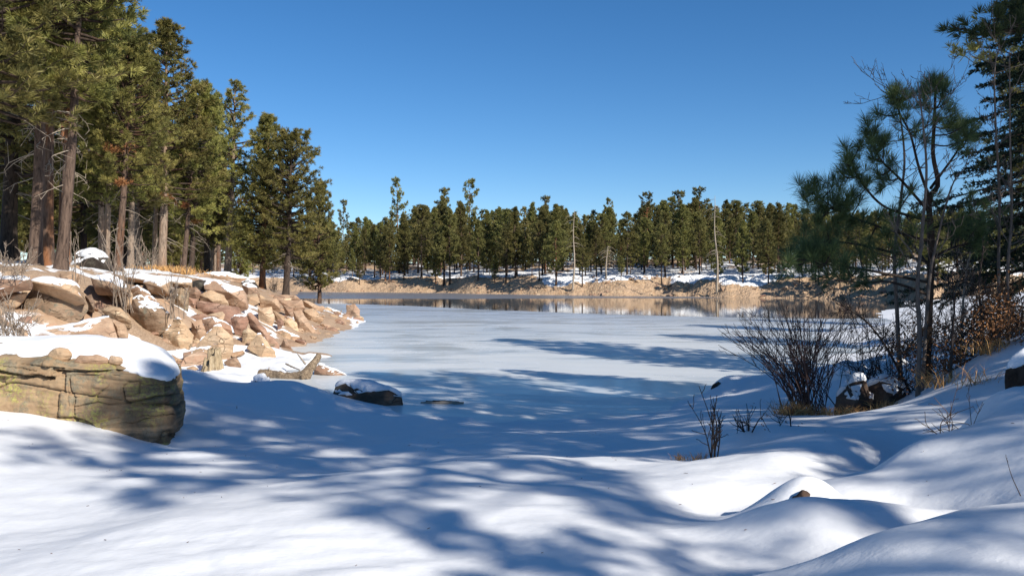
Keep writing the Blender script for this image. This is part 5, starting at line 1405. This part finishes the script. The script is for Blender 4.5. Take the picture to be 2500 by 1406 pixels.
def grass(label, px, d, n, h, spread, seed, bend=0.35, z=None):
    rng = np.random.default_rng(seed); x = (px - HX) / F * d; base = np.array([x, d, gz(x, d) if z is None else z]); mb = MB()
    C = np.stack([rng.normal(size=n) * spread, rng.normal(size=n) * spread * 0.7, np.full(n, -0.03)], -1)
    D = np.stack([rng.normal(size=n) * bend, rng.normal(size=n) * bend, np.ones(n)], -1); D /= np.linalg.norm(D, axis=1, keepdims=True)
    L = h * rng.uniform(0.5, 1.15, (n, 1)); s = np.cross(D, rng.normal(size=(n, 3))); s /= np.linalg.norm(s, axis=1, keepdims=True)
    wd = 0.0035 * d / 10
    dr = np.stack([D[:, 0], D[:, 1], -0.35 + 0 * L[:, 0]], -1) * L * 0.35
    v = np.stack([C - s * wd, C + s * wd, C + D * L * .6 + s * wd * .7, C + D * L * .6 - s * wd * .7, C + D * L + dr], 1).reshape(-1, 3)
    i = np.arange(n)[:, None] * 5
    mb.add(v, np.concatenate([i, i + 1, i + 2, i + 3], 1), np.concatenate([i + 3, i + 2, i + 4], 1), a=np.repeat(rng.uniform(0, 1, n), 5))
    tag(link('grass_tuft', mb.mesh('grass_tuft', MAT['grass'], False), None, base), label, 'grass')
grass('round clump of orange dry grass at the foot of the willow', 1930, 12.4, 340, 0.30, 0.10, 91, 0.55)
grass('orange grass sprays under the right side of the willow', 2010, 12.3, 200, 0.22, 0.14, 191, 0.6)
grass('dry grass fringe before the dark brown boulder', 2075, 11.9, 160, 0.20, 0.13, 192, 0.6)
grass('tall dry grass between scrub and snow rim', 2300, 11.6, 150, 0.34, 0.14, 193, 0.5)
grass('dry grass under the rusty scrub oak', 2420, 12.0, 180, 0.34, 0.18, 194, 0.5)
grass('small tuft of dry grass left of the budded shrub', 1662, 9.2, 60, 0.14, 0.03, 92)
grass('tuft of dry grass at the root of the budded shrub', 1705, 9.1, 70, 0.16, 0.05, 93)
grass('thin dry grass blades on the snow rim below the fir', 2385, 10.5, 90, 0.32, 0.16, 94, 0.5)
grass('dry grass between dark rocks at the sapling foot', 2165, 12.2, 140, 0.22, 0.10, 95, 0.5)
grass('patch of straw coloured grass at the foot of the tallest pine', 380, 57, 900, 0.55, 1.1, 96)
grass('straw grass patch right of the tallest pine', 425, 58, 500, 0.5, 0.9, 97)
grass('yellow grass growing on the cliff block', 462, 36.5, 120, 0.3, 0.2, 98, z=P(462, 772, 36.5)[2])
grass('dry grass below the oval-snow block', 412, 30.6, 160, 0.2, 0.3, 99, z=P(412, 866, 30.6)[2])

leaf_scrub('tall rusty scrub oak thicket behind the saplings', 2380, 15.5, (2300, 700, 2480, 850), 900, 86, size=0.06, stems=16)
leaf_scrub('rusty scrub on the bank beyond the snowy boulders', 2230, 19, (2150, 780, 2330, 870), 420, 87, size=0.07, stems=14)
leaf_scrub('brown scrub crowding the right edge below the fir', 2500, 14.5, (2430, 700, 2580, 830), 700, 88, size=0.06, stems=12)
bush('bare thicket on the far side of the snowy boulders', 2200, 21, 34, lambda g: (g.uniform(2090, 2330), g.uniform(740, 850)), 0.011, 76, 'darktwig', 'undergrowth', 7, 0.004, 0.5, basew=0.7)
bush('bare thicket behind the fir trunk', 2420, 20, 34, lambda g: (g.uniform(2320, 2540), g.uniform(680, 800)), 0.011, 77, 'darktwig', 'undergrowth', 7, 0.004, 0.5, basew=0.7)
bush('fine grey twigs hanging around the young pine stem', 2280, 13.6, 26, lambda g: (g.uniform(2180, 2400), g.uniform(560, 760)), 0.008, 78, 'twig', 'undergrowth', 6, 0.0026, 0.45, basew=0.3)

# ------------------------------------------------------------------ stump, driftwood
def stump():
    d = 26.3; x = (518 - HX) / F * d; z0 = P(518, 904, d)[2]; base = np.array([x, d, z0])
    n, m = 72, 16; mb = MB()
    a = np.linspace(0, 2 * math.pi, n, endpoint=False); V = []
    topz = 0.46 + 0.22 * (np.cos(a - 1.2) > -0.55) - 0.30 * ((np.cos(a - 3.6) > 0.45)) + 0.05 * vnoise(np.stack([np.cos(a) * 5, np.sin(a) * 5, a * 0], -1))
    for k in range(m):
        f = k / (m - 1); r = 0.36 - 0.13 * f + 0.10 * math.exp(-f * 7)
        g = r * (1 + 0.10 * vnoise(np.stack([np.cos(a) * 4.5, np.sin(a) * 4.5, np.full(n, f * 0.6)], -1)) + 0.05 * np.sin(a * 11))
        V.append(np.stack([np.cos(a) * g, np.sin(a) * g * .9, -0.2 + (topz + 0.2) * f], -1))
    for k in range(1, 4):
        f = 1 - k / 3.2; V.append(np.stack([V[m - 1][:, 0] * f, V[m - 1][:, 1] * f, topz * (0.94 - 0.06 * k) - 0.02 * k], -1))
    V = np.array(V); q = []
    i = np.arange(len(V) - 1)[:, None] * n; j = np.arange(n)[None]; k = (j + 1) % n
    mb.add(V.reshape(-1, 3), np.stack([i + j, i + k, i + n + k, i + n + j], -1).reshape(-1, 4))
    kk = NT('weathered_stump'); f = kk.noise(kk.coord((9, 9, 0.9)), 3, 6, 0.7); 
    mat = kk.set(kk.ramp(f, [(0.3, (0.10, 0.065, 0.035)), (0.5, (0.36, 0.27, 0.16)), (0.7, (0.52, 0.42, 0.28))]), 0.9, kk.bump(f, 1.0, 0.04))
    e = empty('tree_stump', base, 'weathered splintered tree stump standing in the snow by the boulder pile', 'stump')
    link('stump_wood', mb.mesh('stump_wood', mat), e)
stump()

def log_mesh(paths, seed, bump=0.12):
    mb = MB()
    for pts, r0, r1, sd in paths:
        p = smooth_path(pts, 30); n0 = mb.n
        mb.tube(p, np.linspace(r0, r1, 30), sd)
        v = mb.v[-1]; q = v.astype(float)
        dn = fbm(q * 6 + seed, 4, 3)
        cen = np.repeat(p, sd, axis=0); cen = np.concatenate([cen, p[-1:]])[:len(v)]
        mb.v[-1] = (cen + (q - cen) * (1 + 2.2 * bump * dn)[:, None]).astype(np.float32)
    return mb
def driftwood():
    d = 28.0; base = P(700, 928, d); base[2] = 0.0
    Q = lambda px, py, dd: P(px, py, dd) - base
    e = empty('driftwood_log', base, 'grey forked driftwood log lying on the ice edge with snow on its raised arm', 'log')
    k = NT('driftwood'); f = k.noise(k.coord((1.5, 1.5, 1.5)), 9, 7, 0.7, 0.8)
    mat = k.set(k.ramp(f, [(0.32, (0.05, 0.035, 0.022)), (0.5, (0.21, 0.15, 0.095)), (0.7, (0.40, 0.31, 0.21))]), 0.92, k.bump(f, 1.0, 0.05))
    link('trunk', log_mesh([([Q(636, 912, 26.9), Q(670, 917, 26.7), Q(710, 920, 26.5), Q(748, 918, 26.3)], 0.15, 0.17, 16)], 1).mesh('trunk', mat), e)
    link('raised_arm', log_mesh([([Q(740, 922, 26.3), Q(752, 905, 26.4), Q(765, 888, 26.6), Q(778, 868, 26.9)], 0.17, 0.10, 16)], 2).mesh('raised_arm', mat), e)
    link('branch_stub', log_mesh([([Q(655, 912, 26.7), Q(657, 896, 26.7)], 0.03, 0.01, 6), ([Q(643, 910, 26.8), Q(640, 903, 26.8)], 0.05, 0.02, 6)], 3).mesh('branch_stub', mat), e)
    link('snow_cap', log_mesh([([Q(736, 908, 26.6), Q(752, 890, 26.7), Q(768, 868, 27.0)], 0.07, 0.05, 10)], 4, 0.08).mesh('snow_cap', MAT['snow']), e)
    link('snow_cap', log_mesh([([Q(672, 911, 26.8), Q(700, 912, 26.6), Q(732, 911, 26.5)], 0.05, 0.06, 10)], 5, 0.08).mesh('snow_cap', MAT['snow']), e)
    tag(link('bleached_stick', log_mesh([([Q(749, 893, 26.8), Q(736, 876, 27.0), Q(722, 858, 27.3)], 0.035, 0.016, 8)], 6).mesh('bleached_stick', MAT['snag']), None, base), 'bleached stick propped against the driftwood arm', 'stick')
    tag(link('bleached_stick', log_mesh([([Q(698, 888, 29.0), Q(715, 896, 28.4), Q(733, 903, 27.8)], 0.035, 0.02, 8)], 7).mesh('bleached_stick', MAT['snag']), None, base), 'bleached stick lying flat on the ice behind the driftwood', 'stick')
    b2 = P(1080, 984, 21.0); b2[2] = 0.0
    W = lambda px, py, dd: P(px, py, dd) - b2
    e2 = empty('floating_log', b2, 'thin bark-flaked log frozen flat in the ice past the snowy rock', 'log')
    link('trunk', log_mesh([([W(1028, 984, 21.1), W(1070, 983, 21.0), W(1132, 983, 20.9)], 0.045, 0.03, 10)], 8, .15).mesh('trunk', MAT['snag']), e2)
    link('bark_flake', log_mesh([([W(1040, 979, 21.1), W(1090, 979, 21.0), W(1120, 980, 20.9)], 0.018, 0.012, 8)], 9, .3).mesh('bark_flake', MAT['darktwig']), e2)
driftwood()

# ------------------------------------------------------------------ needles, twigs and bark flakes blown onto the snow
def litter():
    rng = np.random.default_rng(55); mb = MB(); n = 110
    y = 4.0 + 12 * rng.random(n) ** 1.3; x = rng.uniform(-0.62, 0.62, n) * y
    z = ground(x, y) + 0.004
    for i in range(n):
        a = rng.uniform(0, 6.28); L = rng.choice([0.015, 0.025, 0.04, 0.10], p=[.5, .33, .15, .02]); d = np.array([math.cos(a), math.sin(a), rng.uniform(-0.05, 0.25)]) * L
        p = np.array([x[i], y[i], z[i]])
        mb.tube(np.array([p - d * .5, p + d * .1 + rng.normal(size=3) * L * .05, p + d * .5]), [0.0016, 0.0026 if L < .06 else 0.004, 0.001], 3, a=rng.uniform(0.2, 1), cap=False)
    o = link('needle_litter', mb.mesh('needle_litter', MAT['willow'])); o['kind'] = 'stuff'
    tag(o, 'dark pine needles and twig bits scattered over the snow', 'litter')
litter()
